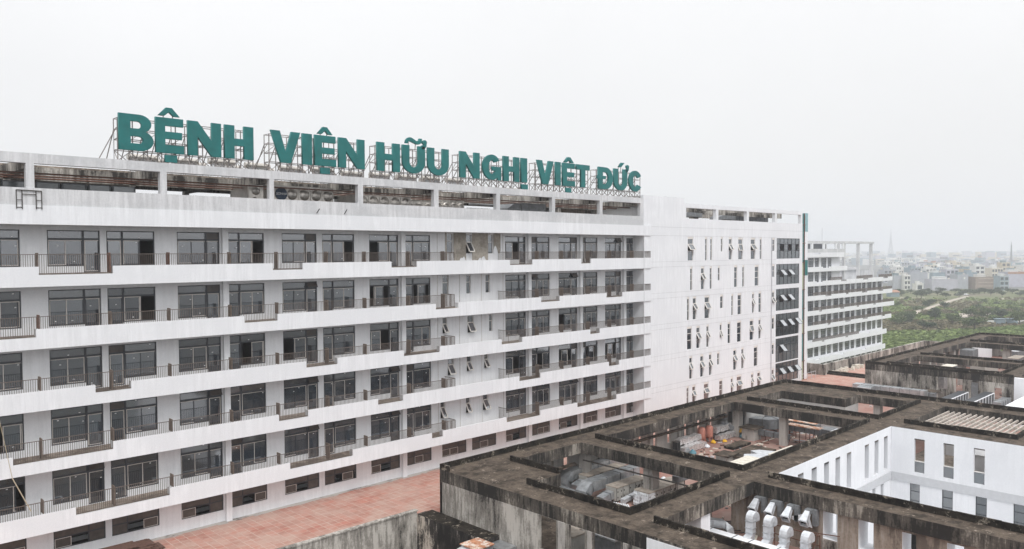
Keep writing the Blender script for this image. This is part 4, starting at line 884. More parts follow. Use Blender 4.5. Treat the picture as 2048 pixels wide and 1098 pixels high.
# terrace edge walls behind
q = MB(); q.box(122.4, 122.9, 54.6, 58.2, TZ - 3, -18.4); q.box(122.9, 170.2, 55.1, 55.6, TZ - 3, -18.5); q.box(169.7, 170.2, 48, 55.1, TZ - 3, -18.5); q.box(115.5, 122.4, 57.7, 58.2, TZ - 3, -18.4)
simple('terrace_edge_wall', q, 'dirtwall', 'long mouldy wall closing the red terrace behind the farther roof frame', 'wall')
q = MB(); q.box(124.2, 124.6, 45, 54.9, TZ, -19.55, 0, 1); q.box(123.7, 124.2, 45, 54.9, TZ, -19.85)
simple('low_kerb_wall', q, ['curb', 'slabtop'], 'low black kerb wall crossing the end of the red terrace', 'kerb')
q = MB()
for k in range(26):
    x = 125.5 + R.random() * 9; y = 54.2 + R.uniform(-.8, .6); s_ = R.uniform(.3, .8); q.box(x, x + s_, y, y + s_ * .7, TZ, TZ + s_ * R.uniform(.4, 1.1))
o = q.build('rubble', 'cream'); tag(o, 'pale rubble heaped along the back terrace wall', 'rubble', kind='stuff')
# ================================================================== PLANT IN THE COURTS
# air handling units of the first court
def ahu(x0, x1, y0, y1, z0, z1, label, n=5, wrap=False):
    t = thing('air_handler', label, 'air handler', ((x0 + x1) / 2, (y0 + y1) / 2, z0), 'beige air handlers in the first court')
    q = MB(); q.box(x0, x1, y0, y1, z0 + .15, z1); q.build('casing', 'ahu', t)
    q = MB(); q.box(x0 + .1, x1 - .1, y0 + .08, y1 - .08, z0, z0 + .15); q.build('base_frame', 'darksteel', t)
    st = (x1 - x0) / n
    q = MB()
    for k in range(n): q.box(x0 + k * st + .02, x0 + (k + 1) * st - .02, y0 - .05, y1 + .05, z1, z1 + .07)
    q.build('lid', 'ahutop', t)
    q = MB()
    for k in range(n):
        a = x0 + k * st
        q.box(a - .01, a + .02, y0 - .02, y0, z0 + .15, z1)
        for h_ in (.35, .8): 
            if R.random() < .8: q.box(a + .12, a + .2, y0 - .03, y0, z0 + h_, z0 + h_ + .12)
            if R.random() < .5: q.box(a + st - .25, a + st - .17, y0 - .03, y0, z0 + h_, z0 + h_ + .12)
    c = x0 + st * (n - 1.4); q.tube((c, y0 - .03, z1 - .4), (c, y0, z1 - .4), .15, 12)
    q.build('fittings', 'darksteel', t)
    if wrap:
        q = MB()
        for k in range(7):
            a = k / 7 * (y1 - y0)
            for j in range(5):
                z = z0 + j * (z1 - z0) / 5; d = [R.uniform(.03, .12) for _ in range(4)]
                q.quad([(x0 - d[0], y0 + a, z), (x0 - d[1], y0 + a + (y1 - y0) / 7, z), (x0 - d[2], y0 + a + (y1 - y0) / 7, z + (z1 - z0) / 5), (x0 - d[3], y0 + a, z + (z1 - z0) / 5)])
                if k == 0: q.quad([(x0 - d[0], y0, z), (x0 + .9, y0 - .04, z), (x0 + .7, y0 - .05, z + (z1 - z0) / 5), (x0 - d[3], y0, z + (z1 - z0) / 5)])
        q.build('plastic_wrap', 'plastic', t)
    return t
ahu(49.3, 54.2, 35.9, 37.3, TZ, -18.95, 'beige air handler with one end wrapped in clear plastic', 5, True)
ahu(48.6, 52.7, 38.5, 39.6, TZ, -18.95, 'beige air handler between two big silver ducts', 5)
ahu(49.4, 54.4, 42.2, 43.2, TZ, -18.95, 'beige air handler behind the farther silver duct', 6)
def duct(name, pts, side, wd, ht, mat, label, group=None, rings=1.2, cat='duct', legs=None):
    t = thing(name, label, cat, pts[0], group)
    q = MB(); q.sweep(pts, side, wd, ht)
    P = [Vector(p) for p in pts]; S = Vector(side).normalized()
    for a, b in zip(P[:-1], P[1:]):
        L_ = (b - a).length
        if L_ < .8: continue
        tt = (b - a).normalized(); nn = tt.cross(S).normalized(); n = max(1, int(L_ / rings))
        for k in range(1, n + 1):
            c = a + (b - a) * (k / (n + .5)); w_, h_ = wd / 2 + .045, ht / 2 + .045
            q.hexa([c - S * w_ - nn * h_ - tt * .02, c + S * w_ - nn * h_ - tt * .02, c + S * w_ + nn * h_ - tt * .02, c - S * w_ + nn * h_ - tt * .02,
                    c - S * w_ - nn * h_ + tt * .02, c + S * w_ - nn * h_ + tt * .02, c + S * w_ + nn * h_ + tt * .02, c - S * w_ + nn * h_ + tt * .02], 1)
    q.build('casing', [mat, 'galvdark' if mat != 'galvdark' else 'darksteel'], t)
    if legs:
        q = MB()
        for x, y, z in legs: q.box(x - .03, x + .03, y - .03, y + .03, TZ, z)
        q.build('support_leg', 'rust', t)
    return t
gs = 'silver ducts over the first court'
duct('silver_duct', [(46.9, 40.6, -20.05), (46.9, 40.6, -19.5), (46.92, 40.6, -19.42), (47.45, 40.6, -18.95), (47.55, 40.6, -18.95), (53.9, 40.7, -18.93)], (0, 1, 0), 1.05, .8, 'galv', 'big bright silver duct with a kinked end in front of the middle air handler', gs, 1.6)
duct('silver_duct', [(48.4, 43.9, -20.0), (48.4, 43.9, -19.5), (48.42, 43.9, -19.42), (48.95, 43.9, -18.97), (49.05, 43.9, -18.96), (54.6, 43.9, -18.95)], (0, 1, 0), .95, .75, 'galv', 'silver duct with a kinked end nearest to the terrace wall', gs, 1.6)
duct('cross_duct', [(47.6, 44.0, -19.8), (47.3, 41.2, -19.8)], (1, 0, 0), .55, .4, 'galv', 'low silver cross duct joining the two kinked ducts', gs, 1.0)
duct('transfer_duct', [(47.3, 39.1, -19.75), (48.6, 39.1, -19.5)], (0, 1, 0), .7, .6, 'galv', 'short silver duct stub at the end of the middle air handler', gs, 1.0)
duct('transfer_duct', [(48.3, 42.7, -19.75), (49.4, 42.7, -19.5)], (0, 1, 0), .7, .6, 'galv', 'short silver duct stub at the end of the back air handler', gs, 1.0)
duct('flat_duct', [(48.6, 37.9, -19.8), (51.2, 38.2, -19.7)], (0, 1, 0), .4, .3, 'galvlight', 'long flat galvanised duct lying beside the plastic wrapped air handler', gs, 1.0)
duct('flat_duct', [(46.3, 37.6, -19.9), (47.6, 35.2, -19.9)], (1, 0, 0), .6, .3, 'galvlight', 'pale flat duct lying at the near corner of the first court', gs, .8)
t = thing('hose_coil', 'heap of white ribbed hose loops on the first court floor', 'hose', (46.4, 38.2, TZ))
q = MB()
for k in range(13):
    c = (46.5 + k * .12, 38.4 - k * .13, TZ + .12); prev = None
    for a in range(11):
        an = math.pi * a / 10; p = (c[0] + .5 * math.cos(an) * .7, c[1] + .4 * math.cos(an), c[2] + .42 * math.sin(an) * (1 - abs(k - 6) / 14))
        if prev: q.tube(prev, p, .06, 6, cap=False)
        prev = p
q.build('hose', 'bright', t)
t = thing('wall_rack_duct', 'small dark grey box duct on the rack beside a court column', 'duct', (52.5, 34.8, TZ))
q = MB(); q.box(51.9, 53.4, 34.9, 35.5, -18.4, -17.95); q.build('casing', 'galvdark', t); q = MB(); [q.box(x, x + .05, 35.2, 35.25, TZ, -18.4) for x in (52, 53.2)]; q.build('stand', 'darksteel', t)
for k, (x, y, s_, mat, lab) in enumerate(((52.6, 40.4, .8, 'plastic', 'crumpled white plastic heap behind the back air handler'), (54.3, 39.4, .8, 'blue', 'blue tarpaulin bundle behind the air handlers'), (55.6, 38.9, .7, 'plastic', 'grey white plastic sheet heap by the blue bundle'), (53.2, 33.3, 1.0, 'rusttop', 'orange rust stained sheet on the court floor by the tie beam'))):
    q = MB(); n = 9; rr = [[R.uniform(.65, 1.1) for _ in range(n)] for _ in range(4)]
    for j in range(3):
        for i in range(n):
            a0, a1 = 2 * math.pi * i / n, 2 * math.pi * (i + 1) / n; r0, r1 = s_ * (1 - j / 3.2), s_ * (1 - (j + 1) / 3.2); z0, z1 = TZ + s_ * .9 * (j / 3) ** .7, TZ + s_ * .9 * ((j + 1) / 3) ** .7
            if mat == 'rusttop': z0 = TZ + .05; z1 = TZ + .1
            q.quad([(x + r0 * rr[j][i] * math.cos(a0), y + r0 * rr[j][i] * math.sin(a0), z0), (x + r0 * rr[j][(i + 1) % n] * math.cos(a1), y + r0 * rr[j][(i + 1) % n] * math.sin(a1), z0),
                    (x + r1 * rr[j + 1][(i + 1) % n] * math.cos(a1), y + r1 * rr[j + 1][(i + 1) % n] * math.sin(a1), z1), (x + r1 * rr[j + 1][i] * math.cos(a0), y + r1 * rr[j + 1][i] * math.sin(a0), z1)])
    o = q.build('tarpaulin_heap' if mat != 'rusttop' else 'rusty_sheet', mat); tag(o, lab, 'sheet heap' if mat != 'rusttop' else 'sheet')
# ---- second court
F2 = TZ
def boxthing(name, label, cat, x0, x1, y0, y1, z0, z1, mat, lid=None, lidmat=None, over=.15, group=None, th=.1):
    t = thing(name, label, cat, ((x0 + x1) / 2, (y0 + y1) / 2, z0), group)
    q = MB(); q.box(x0, x1, y0, y1, z0, z1); q.build('body', mat, t)
    if lid: q = MB(); q.box(x0 - over, x1 + over, y0 - over, y1 + over, z1, z1 + th); q.build('lid', lidmat, t)
    return t
for k, (x, y, lab) in enumerate(((69.9, 44.2, 'faded red pressure tank on legs with yellow bag at its foot'), (71.2, 44.1, 'faded red pressure tank on legs beside the long foil wrapped duct'))):
    t = thing('pressure_tank', lab, 'tank', (x, y, F2), 'red pressure tanks')
    q = MB(); q.lathe((x, y, F2 + .55), [(0, -.12), (.26, -.08), (.38, .05), (.41, .14), (.41, .95), (.37, 1.1), (.22, 1.2), (0, 1.24)], 18); q.build('shell', 'redtank', t, True)
    for a in (45, 135, 225, 315):
        q = MB(); q.bar((x + .37 * math.cos(math.radians(a)), y + .37 * math.sin(math.radians(a)), F2), (x + .32 * math.cos(math.radians(a)), y + .32 * math.sin(math.radians(a)), F2 + .7), .08); q.build('leg', 'redtank', t)
def foil(x0, x1, y, z, w_, h_, label):
    t = thing('foil_duct', label, 'duct', (x0, y, F2), 'foil wrapped ducts along the court wall')
    q = MB(); n = int((x1 - x0) / .3); ring = []
    for k in range(n + 1):
        x = x0 + (x1 - x0) * k / n; ring.append([(x, y + (-w_ / 2 if a in (0, 3) else w_ / 2) + R.uniform(-.06, .06), z + (0 if a < 2 else h_) + R.uniform(-.07, .07)) for a in range(4)])
    for k in range(n):
        for a in range(4): q.quad([ring[k][a], ring[k][(a + 1) % 4], ring[k + 1][(a + 1) % 4], ring[k + 1][a]])
    q.quad(ring[0]); q.quad(ring[-1]); q.build('wrapping', 'foil', t)
foil(65.2, 69.0, 44.0, F2 + .75, .7, .55, 'silver foil wrapped duct stacked on another by the court wall')
foil(65.0, 69.0, 43.35, F2 + .1, .7, .55, 'lower silver foil wrapped duct before the red tanks')
foil(72.2, 75.3, 44.2, F2 + .8, .8, .6, 'crumpled foil duct behind the second red tank')
foil(72.0, 75.8, 43.6, F2 + .1, .6, .5, 'low foil wrapped duct past the red tanks')
boxthing('black_crate', 'black open crate standing at the end of the foil ducts', 'crate', 64.4, 65.0, 43.5, 44.0, F2, F2 + 1.2, 'black', 1, 'darksteel', .03, th=.05)
for x, y, s_, mat, nm, lab in ((71.0, 43.5, .28, 'yellow', 'plastic_bag', 'yellow plastic bag between the two red tanks'), (75.5, 42.7, .36, 'yellow', 'plastic_bag', 'yellow bag on top of the blue sack'), (75.4, 42.5, .42, 'blue', 'sack', 'blue grey sack leaning under the yellow bag'), (69.0, 43.0, .3, 'plastic', 'plastic_bag', 'pale blue plastic bag left of the red tanks'), (72.3, 42.9, .25, 'yellow', 'plastic_bag', 'tiny orange bag near the second red tank'), (65.8, 42.6, .35, 'blue', 'sack', 'small blue sack at the end of the foil duct'), (75.6, 33.6, .35, 'plastic', 'plastic_bag', 'crumpled white bag by the grey box past the column')):
    q = MB(); z0 = F2 + (.5 if 'top of' in lab else 0)
    q.lathe((x, y, z0), [(0, 0), (s_ * .9, .02), (s_, s_ * .4), (s_ * .7, s_ * .9), (s_ * .2, s_ * 1.2), (0, s_ * 1.25)], 9)
    q.v = [(a + R.uniform(-.05, .05), b + R.uniform(-.05, .05), c + R.uniform(-.02, .04)) for a, b, c in q.v]; o = q.build(nm, mat); tag(o, lab.replace('left of', 'beside'), 'bag')
def slabthing(label, x0, x1, y0, y1, z0, z1, mat='curb', top=None):
    q = MB(); q.box(x0, x1, y0, y1, z0, z1, 0, 1 if top else None); q.box(x0 + .1, x1 - .1, y0 + .1, y1 - .1, F2 - .01, z0); o = q.build('concrete_slab', [mat] + ([top] if top else [])); return tag(o, label, 'slab', 'concrete slabs on the second court floor')
slabthing('long low concrete slab lying on the red court floor', 69.9, 73.2, 40.4, 41.6, F2 + .06, F2 + .28, 'curb', 'slabtop')
slabthing('wide stained low slab behind the grey sheet duct', 68.2, 72.6, 37.3, 39.9, F2 + .03, F2 + .2, 'curb', 'slabtop')
q = MB(); q.box(68.6, 77.5, 39.98, 40.12, F2 + .003, F2 + .04); o = q.build('pale_pipe', 'cream'); tag(o, 'long pale pipe lying across the red court floor', 'pipe')
boxthing('shaft_box', 'concrete shaft with overhanging dark lid, beside the dented silver duct', 'shaft', 64.3, 65.9, 37.9, 39.1, F2, -19.25, 'greywash', 1, 'slabtop', .22, 'lidded concrete shafts')
boxthing('shaft_box', 'lower lidded concrete shaft beside the grey sheet duct', 'shaft', 65.5, 67.1, 36.8, 37.9, F2, -19.45, 'greywash', 1, 'slabtop', .2, 'lidded concrete shafts')
boxthing('shaft_box', 'tall lidded concrete shaft standing near the yellow bag', 'shaft', 74.7, 76.2, 40.9, 42.3, F2, -18.85, 'greywash', 1, 'slabtop', .25, 'lidded concrete shafts')
t = thing('sheet_duct', 'flat grey sheet metal duct hood with two wings near the court curb', 'duct', (66, 35.5, F2), None)
q = MB()
top = [(64.2, 36.2), (66.1, 34.0), (67.3, 34.2), (67.1, 35.0), (68.6, 35.3), (68.2, 36.8), (67.2, 37.1), (66.8, 36.2), (65.6, 36.9)]
n = len(top); z1 = -19.05
q.quad([(a, b, z1 + (.0 if i % 2 else .05)) for i, (a, b) in enumerate(top)]); [q.quad([(*top[i], z1 + (.0 if i % 2 else .05)), (*top[(i + 1) % n], z1 + (.0 if (i + 1) % 2 else .05)), (*top[(i + 1) % n], F2), (*top[i], F2)]) for i in range(n)]
q.build('casing', 'galvlight', t)
t = thing('sheet_duct', 'low grey sheet metal duct lying beside the lidded shaft', 'duct', (63, 39, F2))
q = MB(); q.box(61.8, 63.9, 38.8, 40.6, F2, -19.75); q.hexa([(63.2, 38.0, F2), (64.1, 38.0, F2), (64.2, 39.4, F2), (63.2, 39.4, F2), (63.2, 38.0, -19.8), (64.1, 38.2, -19.6), (64.2, 39.4, -19.6), (63.2, 39.4, -19.8)]); q.build('casing', 'galvlight', t)
for k, (x0, x1, y0, y1, lab) in enumerate(((60.7, 65.2, 34.2, 36.3, 'long cream lid panels along the near corner of the second court'), (67.0, 71.6, 34.0, 35.2, 'long white lid panels before the court column'))):
    t = thing('panel_housing', lab, 'housing', (x0, y0, F2), 'cream lid housings')
    q = MB(); q.box(x0, x1, y0, y1, F2, -19.02); q.build('body', 'ahu', t); n = 5; st = (x1 - x0) / n
    for j in range(n): q = MB(); q.box(x0 + j * st + .03, x0 + (j + 1) * st - .03, y0 - .04, y1 + .04, -19.02, -18.95); q.build('lid', 'cream', t)
gg = 'grey ducts in the second court'
duct('grey_duct', [(74.3, 44.3, -17.6), (74.4, 44.2, -18.6), (75.0, 43.9, -19.1), (75.9, 43.3, -19.3), (75.9, 37.6, -19.3)], (1, .1, 0), .6, .5, 'galvdark', 'long thin grey duct bending down and running past the column', gg, 1.1, legs=((75.8, 42.6, -19.5), (75.9, 40.2, -19.5), (75.9, 38.6, -19.5)))
duct('grey_duct', [(77.6, 43.9, -18.75), (77.7, 42.3, -18.75), (78.1, 41.2, -18.75), (79.2, 40.5, -18.75), (80.6, 40.4, -18.75)], (0, 0, 1), 1.05, 1.5, 'galvdark', 'big grey bent duct behind the lidded shaft', gg, 1.4)
duct('grey_duct', [(81.0, 43.6, -18.5), (81.2, 38.8, -18.5)], (1, 0, 0), 1.3, 1.0, 'galvdark', 'grey duct box row at the back of the court', gg, 1.2)
for k, (y0, y1, x) in enumerate(((40.0, 36.2, 79.7), (38.6, 34.9, 77.6))):
    t = duct('rusty_duct', [(x, y0, -18.6), (x, y1, -18.6)], (1, 0, 0), 1.1, .5, 'galvdark', ('farther' if k == 0 else 'nearer') + ' raised grey duct with rusty orange lids', gg, 1.1, legs=[(x - .4, y, -18.85) for y in (y0 - .4, y0 - 1.5, y0 - 2.6, y0 - 3.4)])
    for j in range(3): q = MB(); q.box(x - .58, x + .58, y0 - 1.2 - j * 1.22, y0 - .05 - j * 1.22, -18.34, -18.28); q.build('lid', 'rusttop', t)
t = thing('fan_housing', 'grey fan box with a curved pale duct end beside the court curb', 'fan', (79.3, 31.6, F2))
q = MB(); q.box(77.5, 79.3, 34.1, 35.3, F2 + .3, -18.3); q.build('casing', 'galvdark', t); q = MB(); q.sweep([(78.4, 34.1, -18.8), (78.4, 33.5, -18.85), (78.4, 32.9, -19.1), (78.4, 32.6, -19.7)], (1, 0, 0), 1.6, .9); q.build('duct_bend', 'galvlight', t)
boxthing('grey_box', 'plain grey metal box on the floor past the court column', 'box', 73.8, 75.2, 33.4, 34.6, F2, -19.3, 'galvdark', 1, 'galv', .03, th=.04)
# ---- fourth court: goosenecks, hoods and duct
def goose(x, y, lab, top=-17.2):
    t = thing('gooseneck_duct', lab, 'duct', (x, y, F2), 'white gooseneck ducts')
    pts = [(x + .50, y, top - .62)] + [(x + .25 + .25 * math.cos(math.radians(a)), y, top - .40 + .22 * math.sin(math.radians(a))) for a in range(10, 190, 20)] + [(x, y, top - .8), (x, y, -18.55), (x - .1, y, -18.8), (x - .9, y + .1, -19.15)]
    q = MB(); q.sweep(pts, (0, 1, 0), .5, .44); q.build('duct', 'galvlight', t)
    q = MB()
    for z in (top - .55, -18.2, -18.5): q.box(x - .26, x + .26, y - .28, y + .28, z - .025, z + .025)
    q.build('flange', 'galv', t); return t
for y, tp, lab in ((25.55, -17.2, 'first'), (24.3, -17.2, 'second'), (23.2, -17.6, 'third'), (21.8, -17.6, 'fourth')): goose(46.3, y, 'white gooseneck duct rising from the plant court floor, %s from the corner pillar' % lab, tp)
for k, (y, lab) in enumerate(((26.75, 'first'), (25.55, 'second'), (24.35, 'third'), (23.1, 'fourth'))):
    t = thing('exhaust_hood', 'flared silver exhaust hood on the brown court wall, %s from the corner' % lab, 'exhaust hood', (49.5, y, -17.3), 'flared exhaust hoods')
    q = MB(); A = [(49.3, y - .15, -17.15), (49.6, y - .15, -17.15), (49.6, y + .15, -17.15), (49.3, y + .15, -17.15)]; Bq = [(48.35, y - .34, -18.0), (48.8, y - .34, -18.25), (48.8, y + .34, -18.25), (48.35, y + .34, -18.0)]
    Bq = [(48.55, y - .26, -17.7), (48.8, y - .26, -18.1), (48.8, y + .26, -18.1), (48.55, y + .26, -17.7)]
    for i in range(4): q.quad([A[i], A[(i + 1) % 4], Bq[(i + 1) % 4], Bq[i]])
    for i in range(4): q.bar(Bq[i], Bq[(i + 1) % 4], .07, .07)
    q.build('hood', 'galvlight', t)
    q = MB(); q.quad([tuple(Vector(p) + Vector((.16, 0, .05))) for p in Bq]); q.build('opening', 'black', t)  # black sheet in the mouth stands in for the shaded inside of the hood
    q = MB(); q.box(49.25, 49.94, y - .2, y + .2, -17.4, -17.12); q.box(49.5, 49.94, y - .5, y - .2, -18.2, -17.12); q.build('duct_box', 'galvdark', t)
t = thing('folded_sheet', 'folded white sheet metal panel hanging between the third and fourth hoods', 'panel', (49.6, 23.7, -18)); q = MB(); q.hexa([(49.5, 24.3, -18.1), (49.6, 24.3, -18.1), (49.6, 22.9, -18.35), (49.5, 22.9, -18.35), (49.5, 24.3, -17.9), (49.6, 24.3, -17.9), (49.6, 23.2, -17.45), (49.5, 23.2, -17.45)]); q.build('sheet', 'bright', t)
q = MB(); q.bar((49.6, 23.7, -18.2), (49.9, 23.7, -18.1), .05); q.build('bracket', 'darksteel', t)
duct('white_duct', [(45.3, 31.0, -18.98), (45.3, 27.4, -18.98), (45.3, 24.5, -18.96), (45.3, 20, -18.96)], (1, 0, 0), 1.2, .42, 'bright', 'long white flat duct running beneath the court beam', None, 1.3)
duct('elbow_duct', [(44.8, 29.5, -18.4), (45.4, 29.0, -18.5), (46.3, 28.4, -18.55), (46.7, 27.8, -18.6), (46.8, 27.5, -18.8), (46.8, 27.35, -19.4)], (.5, .8, 0), .55, .5, 'galv', 'blue grey elbow duct curving down beside the white column', None, .8)
t = thing('steel_rack', 'thin rusty steel rack standing among the gooseneck ducts', 'rack', (48.6, 23, F2)); q = MB()
for y in (25.0, 24.4, 22.6, 21.9): q.bar((48.5, y, F2), (48.5, y, -18.3), .05); 
for z in (-18.4, -19.0): q.bar((48.5, 25, z), (48.5, 21.9, z), .05)
q.bar((48.5, 24.4, -18.5), (49.4, 21.0, -18.4), .05); q.bar((48.5, 22.6, F2), (48.9, 22.2, -18.4), .05); q.build('frame', 'rust', t)
t = thing('bar_stack', 'loose dark steel bars lying on the brown court floor', 'steel bars', (51, 31, F2)); q = MB()
for k in range(7): a = R.uniform(-.4, .4); x, y = 47.9 + k * .25, 29.5 + k * .3; q.bar((x, y, F2 + .05), (x + 2.0 * math.cos(a), y - 1.6, F2 + .07), .06)
q.build('bar', 'darksteel', t)
tank(45.8, 49.8, 30.6, F2, -17.5, 1.2, 'dark dimpled steel tank in the shade beneath the court beam', 1.3)['group'] = 'dimpled steel tanks'
# ---- lower terrace plant in front
t = thing('roof_fan_box', 'box duct with a rust blotched orange and white lid', 'duct', (37, 41, -24)); q = MB(); q.box(31.2, 32.6, 34.7, 36.2, -24.2, -19.6); q.v = [(a, b, c) for a, b, c in q.v]
t.location = (32, 36, -24.2)
bpy.data.objects.remove(t)
def rustbox():
    t = thing('rusty_duct_box', 'large box duct with a rust blotched orange and white lid', 'duct', (33.6, 38.2, -24.2))
    q = MB(); q.box(33.0, 34.5, 37.7, 39.2, -24.2, -19.45); q.build('casing', 'galvdark', t)
    q = MB(); q.box(32.92, 34.54, 37.62, 39.28, -19.45, -19.38); q.build('lid', 'rusttop', t)
    q = MB(); q.sweep([(33.2, 38.4, -19.9), (32.7, 38.4, -19.95), (32.3, 38.4, -20.2), (32.1, 38.4, -20.9)], (0, 1, 0), 1.4, .8); q.build('duct_bend', 'galvlight', t)
rustbox()
t = thing('condenser_unit', 'white condenser with two black fans beside the rusty duct', 'condenser', (34.5, 35.4, -24.2))
q = MB(); q.box(33.9, 35.7, 35.0, 36.8, -24.2, -20.0); q.build('casing', 'ahu', t)
for x, y in ((34.35, 36.25), (35.1, 35.6)):
    q = MB(); q.lathe((x, y, -20.0), [(.5, 0), (.5, .16), (.42, .16), (.40, .03), (.1, .03), (.1, .10), (0, .10)], 18); q.build('fan', 'black', t, False)
boxthing('grey_duct_box', 'plain grey duct box against the stained front wall', 'duct', 34.7, 35.95, 37.0, 38.6, -24.2, -19.8, 'galv', 1, 'galv', .03, th=.05)
boxthing('grey_cabinet', 'beige metal cabinet inside the first gap of the front wall', 'cabinet', 37.4, 38.6, 33.2, 34.4, F2, -18.6, 'ahu', 1, 'ahutop', .04)
boxthing('grey_cabinet', 'grey duct cabinet inside the second gap of the front wall', 'cabinet', 38.2, 39.6, 30.4, 32.2, F2, -18.3, 'galvdark', 1, 'galv', .04)
boxthing('grey_cabinet', 'long low beige cabinet behind the front wall pillars', 'cabinet', 39.5, 41.5, 34.6, 36.4, F2, -19.0, 'ahu', 1, 'ahutop', .04)
t = thing('sheet_pile', 'pile of dark rusted sheets at the foot of the wing', 'sheet pile', (17, 55, TZ))
for k in range(9):
    q = MB(); a = R.uniform(-.05, .05); x0 = 12 + R.uniform(0, 1); x1 = 19 - k * .15 + R.uniform(-.5, .5); y = 54.4 + R.uniform(-.3, .3)
    z = TZ + .02 + k * .07; q.hexa([(x0, y, z), (x1, y + a * 6, z), (x1, y + 1.3 + a * 6, z), (x0, y + 1.3, z), (x0, y, z + .05), (x1, y + a * 6, z + .05), (x1, y + 1.3 + a * 6, z + .05), (x0, y + 1.3, z + .05)]); q.build('sheet', 'wood', t)
# ---- gap between the two frame buildings
gd = 'grey duct runs in the gap between the roof frames'
duct('duct_run', [(107.9, 44.0, -18.85), (108.4, 35.0, -18.85)], (1, 0, 0), 1.4, 1.1, 'galv', 'long grey duct run with many joints beyond the roof frame', gd, 1.2)
duct('duct_run', [(109.9, 43.0, -19.2), (110.2, 34.5, -19.2)], (1, 0, 0), 1.1, .8, 'galvdark', 'second grey duct run beside the streaked front wall', gd, 1.1)
duct('duct_run', [(104.6, 41.5, -18.9), (106.8, 41.9, -18.9)], (0, 1, 0), 1.8, 1.3, 'galv', 'square grey duct end at the edge of the terrace gap', gd, 1.1)
boxthing('lidded_shaft', 'dark lidded concrete shaft beside the grey duct runs', 'shaft', 110.6, 112.6, 34.9, 38.0, F2, -18.9, 'greywash', 1, 'slabtop', .3)
boxthing('white_housing', 'pale housing box before the condenser rows', 'housing', 104.5, 107.0, 32.6, 34.3, F2, -18.9, 'cream', 1, 'cream', .05)
for k, (y, x1) in enumerate(((31.2, 110.3), (28.7, 111.9))):
    t = thing('condenser_row', ('shorter' if k == 0 else 'longer') + ' row of dark condensers in white frames in the gap', 'condenser', (106, y, F2), 'condenser rows')
    n = 9; st = (x1 - 101) / n
    for j in range(n):
        x = 101 + j * st; q = MB(); q.box(x + .05, x + st - .05, y - .49, y + .49, F2 + .3, -18.12); q.build('coil', 'frame', t)
    q = MB()
    for j in range(n + 1): x = 101 + j * st; q.box(x - .05, x + .05, y - .6, y - .5, F2, -18.25); q.box(x - .05, x + .05, y + .5, y + .6, F2, -18.35)
    q.box(101, x1, y - .6, y - .5, -18.24, -18.16); q.build('frame', 'bright', t)
duct('low_duct', [(108, 26.9, -19.0), (112.5, 26.9, -19.0)], (0, 1, 0), .9, .7, 'galv', 'short pale duct in the gap beside the white annex', None, 1)
# ---- farther frame courts
for k, (x, y, lx) in enumerate(((118, 39, 3.6), (118.5, 36, 4.5), (121.5, 32.5, 4.6), (132, 39, 6), (134, 35, 7), (144, 33, 5), (143, 38, 4), (157, 36, 4))):
    labs = ('pale', 'long beige', 'dotted beige', 'dull grey', 'silver topped', 'pale grey', 'stepped', 'small dusty'); ws = ('first', 'first', 'first', 'second', 'second', 'second', 'second', 'third')
    boxthing('plant_housing', '%s plant housing in the %s court of the farther roof frame' % (labs[k], ws[k]), 'housing', x, x + lx, y, y + 1.5, F2, F2 + 1.9 + (k % 3) * .3, ('ahu', 'galv', 'ahu', 'galvdark')[k % 4], 1, ('cream', 'galvlight', 'ahutop')[k % 3], .04, 'plant housings in the farther courts')
# ================================================================== TOWN, FIELD AND TREES BEYOND
FPX = 1554.4
def gp(px, d, z=GZ):
    v = (rt * ((px - 1024) / FPX) + fw) * d; return Vector((v.x, v.y, z))
YAW = math.atan2(-fw.x, fw.y)
pal = {}
for nm, c in (('town_white', (.66, .66, .64)), ('town_cream', (.58, .53, .43)), ('town_grey', (.36, .38, .42)), ('town_blue', (.24, .31, .36)), ('town_brick', (.27, .21, .18)), ('town_tin', (.20, .27, .30)), ('town_red', (.36, .20, .14)), ('town_ochre', (.50, .43, .31)), ('town_lilac', (.42, .42, .48))):
    M[nm] = plain(nm, c, .85, var=.12, sc_=.4); pal[nm] = 1
M['townglass'] = plain('town_window', (.035, .05, .06), .25)
def xf(mb, loc, yaw):
    c, s = math.cos(yaw), math.sin(yaw); mb.v = [(loc.x + x * c - y * s, loc.y + x * s + y * c, loc.z + z) for x, y, z in mb.v]; return mb
ANCH = [(1785, 'the red roofed hut'), (1815, 'the narrow house with four panes'), (1840, 'the small white cube house'), (1862, 'the very narrow white house'), (1890, 'the huge blank grey wall'), (1926, 'the house with a tiny window'), (1944, 'the plain blue green house'), (1971, 'the brown brick house'), (2009, 'the narrow dark glass house'), (2040, 'the orange edged house')]
FANCH = [(1800, 'the corner tree by the far wing'), (1828, 'the start of the dirt path'), (1851, 'the thin bare brown tree'), (1872, 'the dark pointed tree'), (1905, 'the round bright green tree'), (1942, 'the forked wide tree'), (1976, 'the pale rubble pads'), (2003, 'the low grey wall'), (2041, 'the tall slim tree')]
def anch(px, tab=ANCH): return min(tab, key=lambda a: abs(a[0] - px))[1]
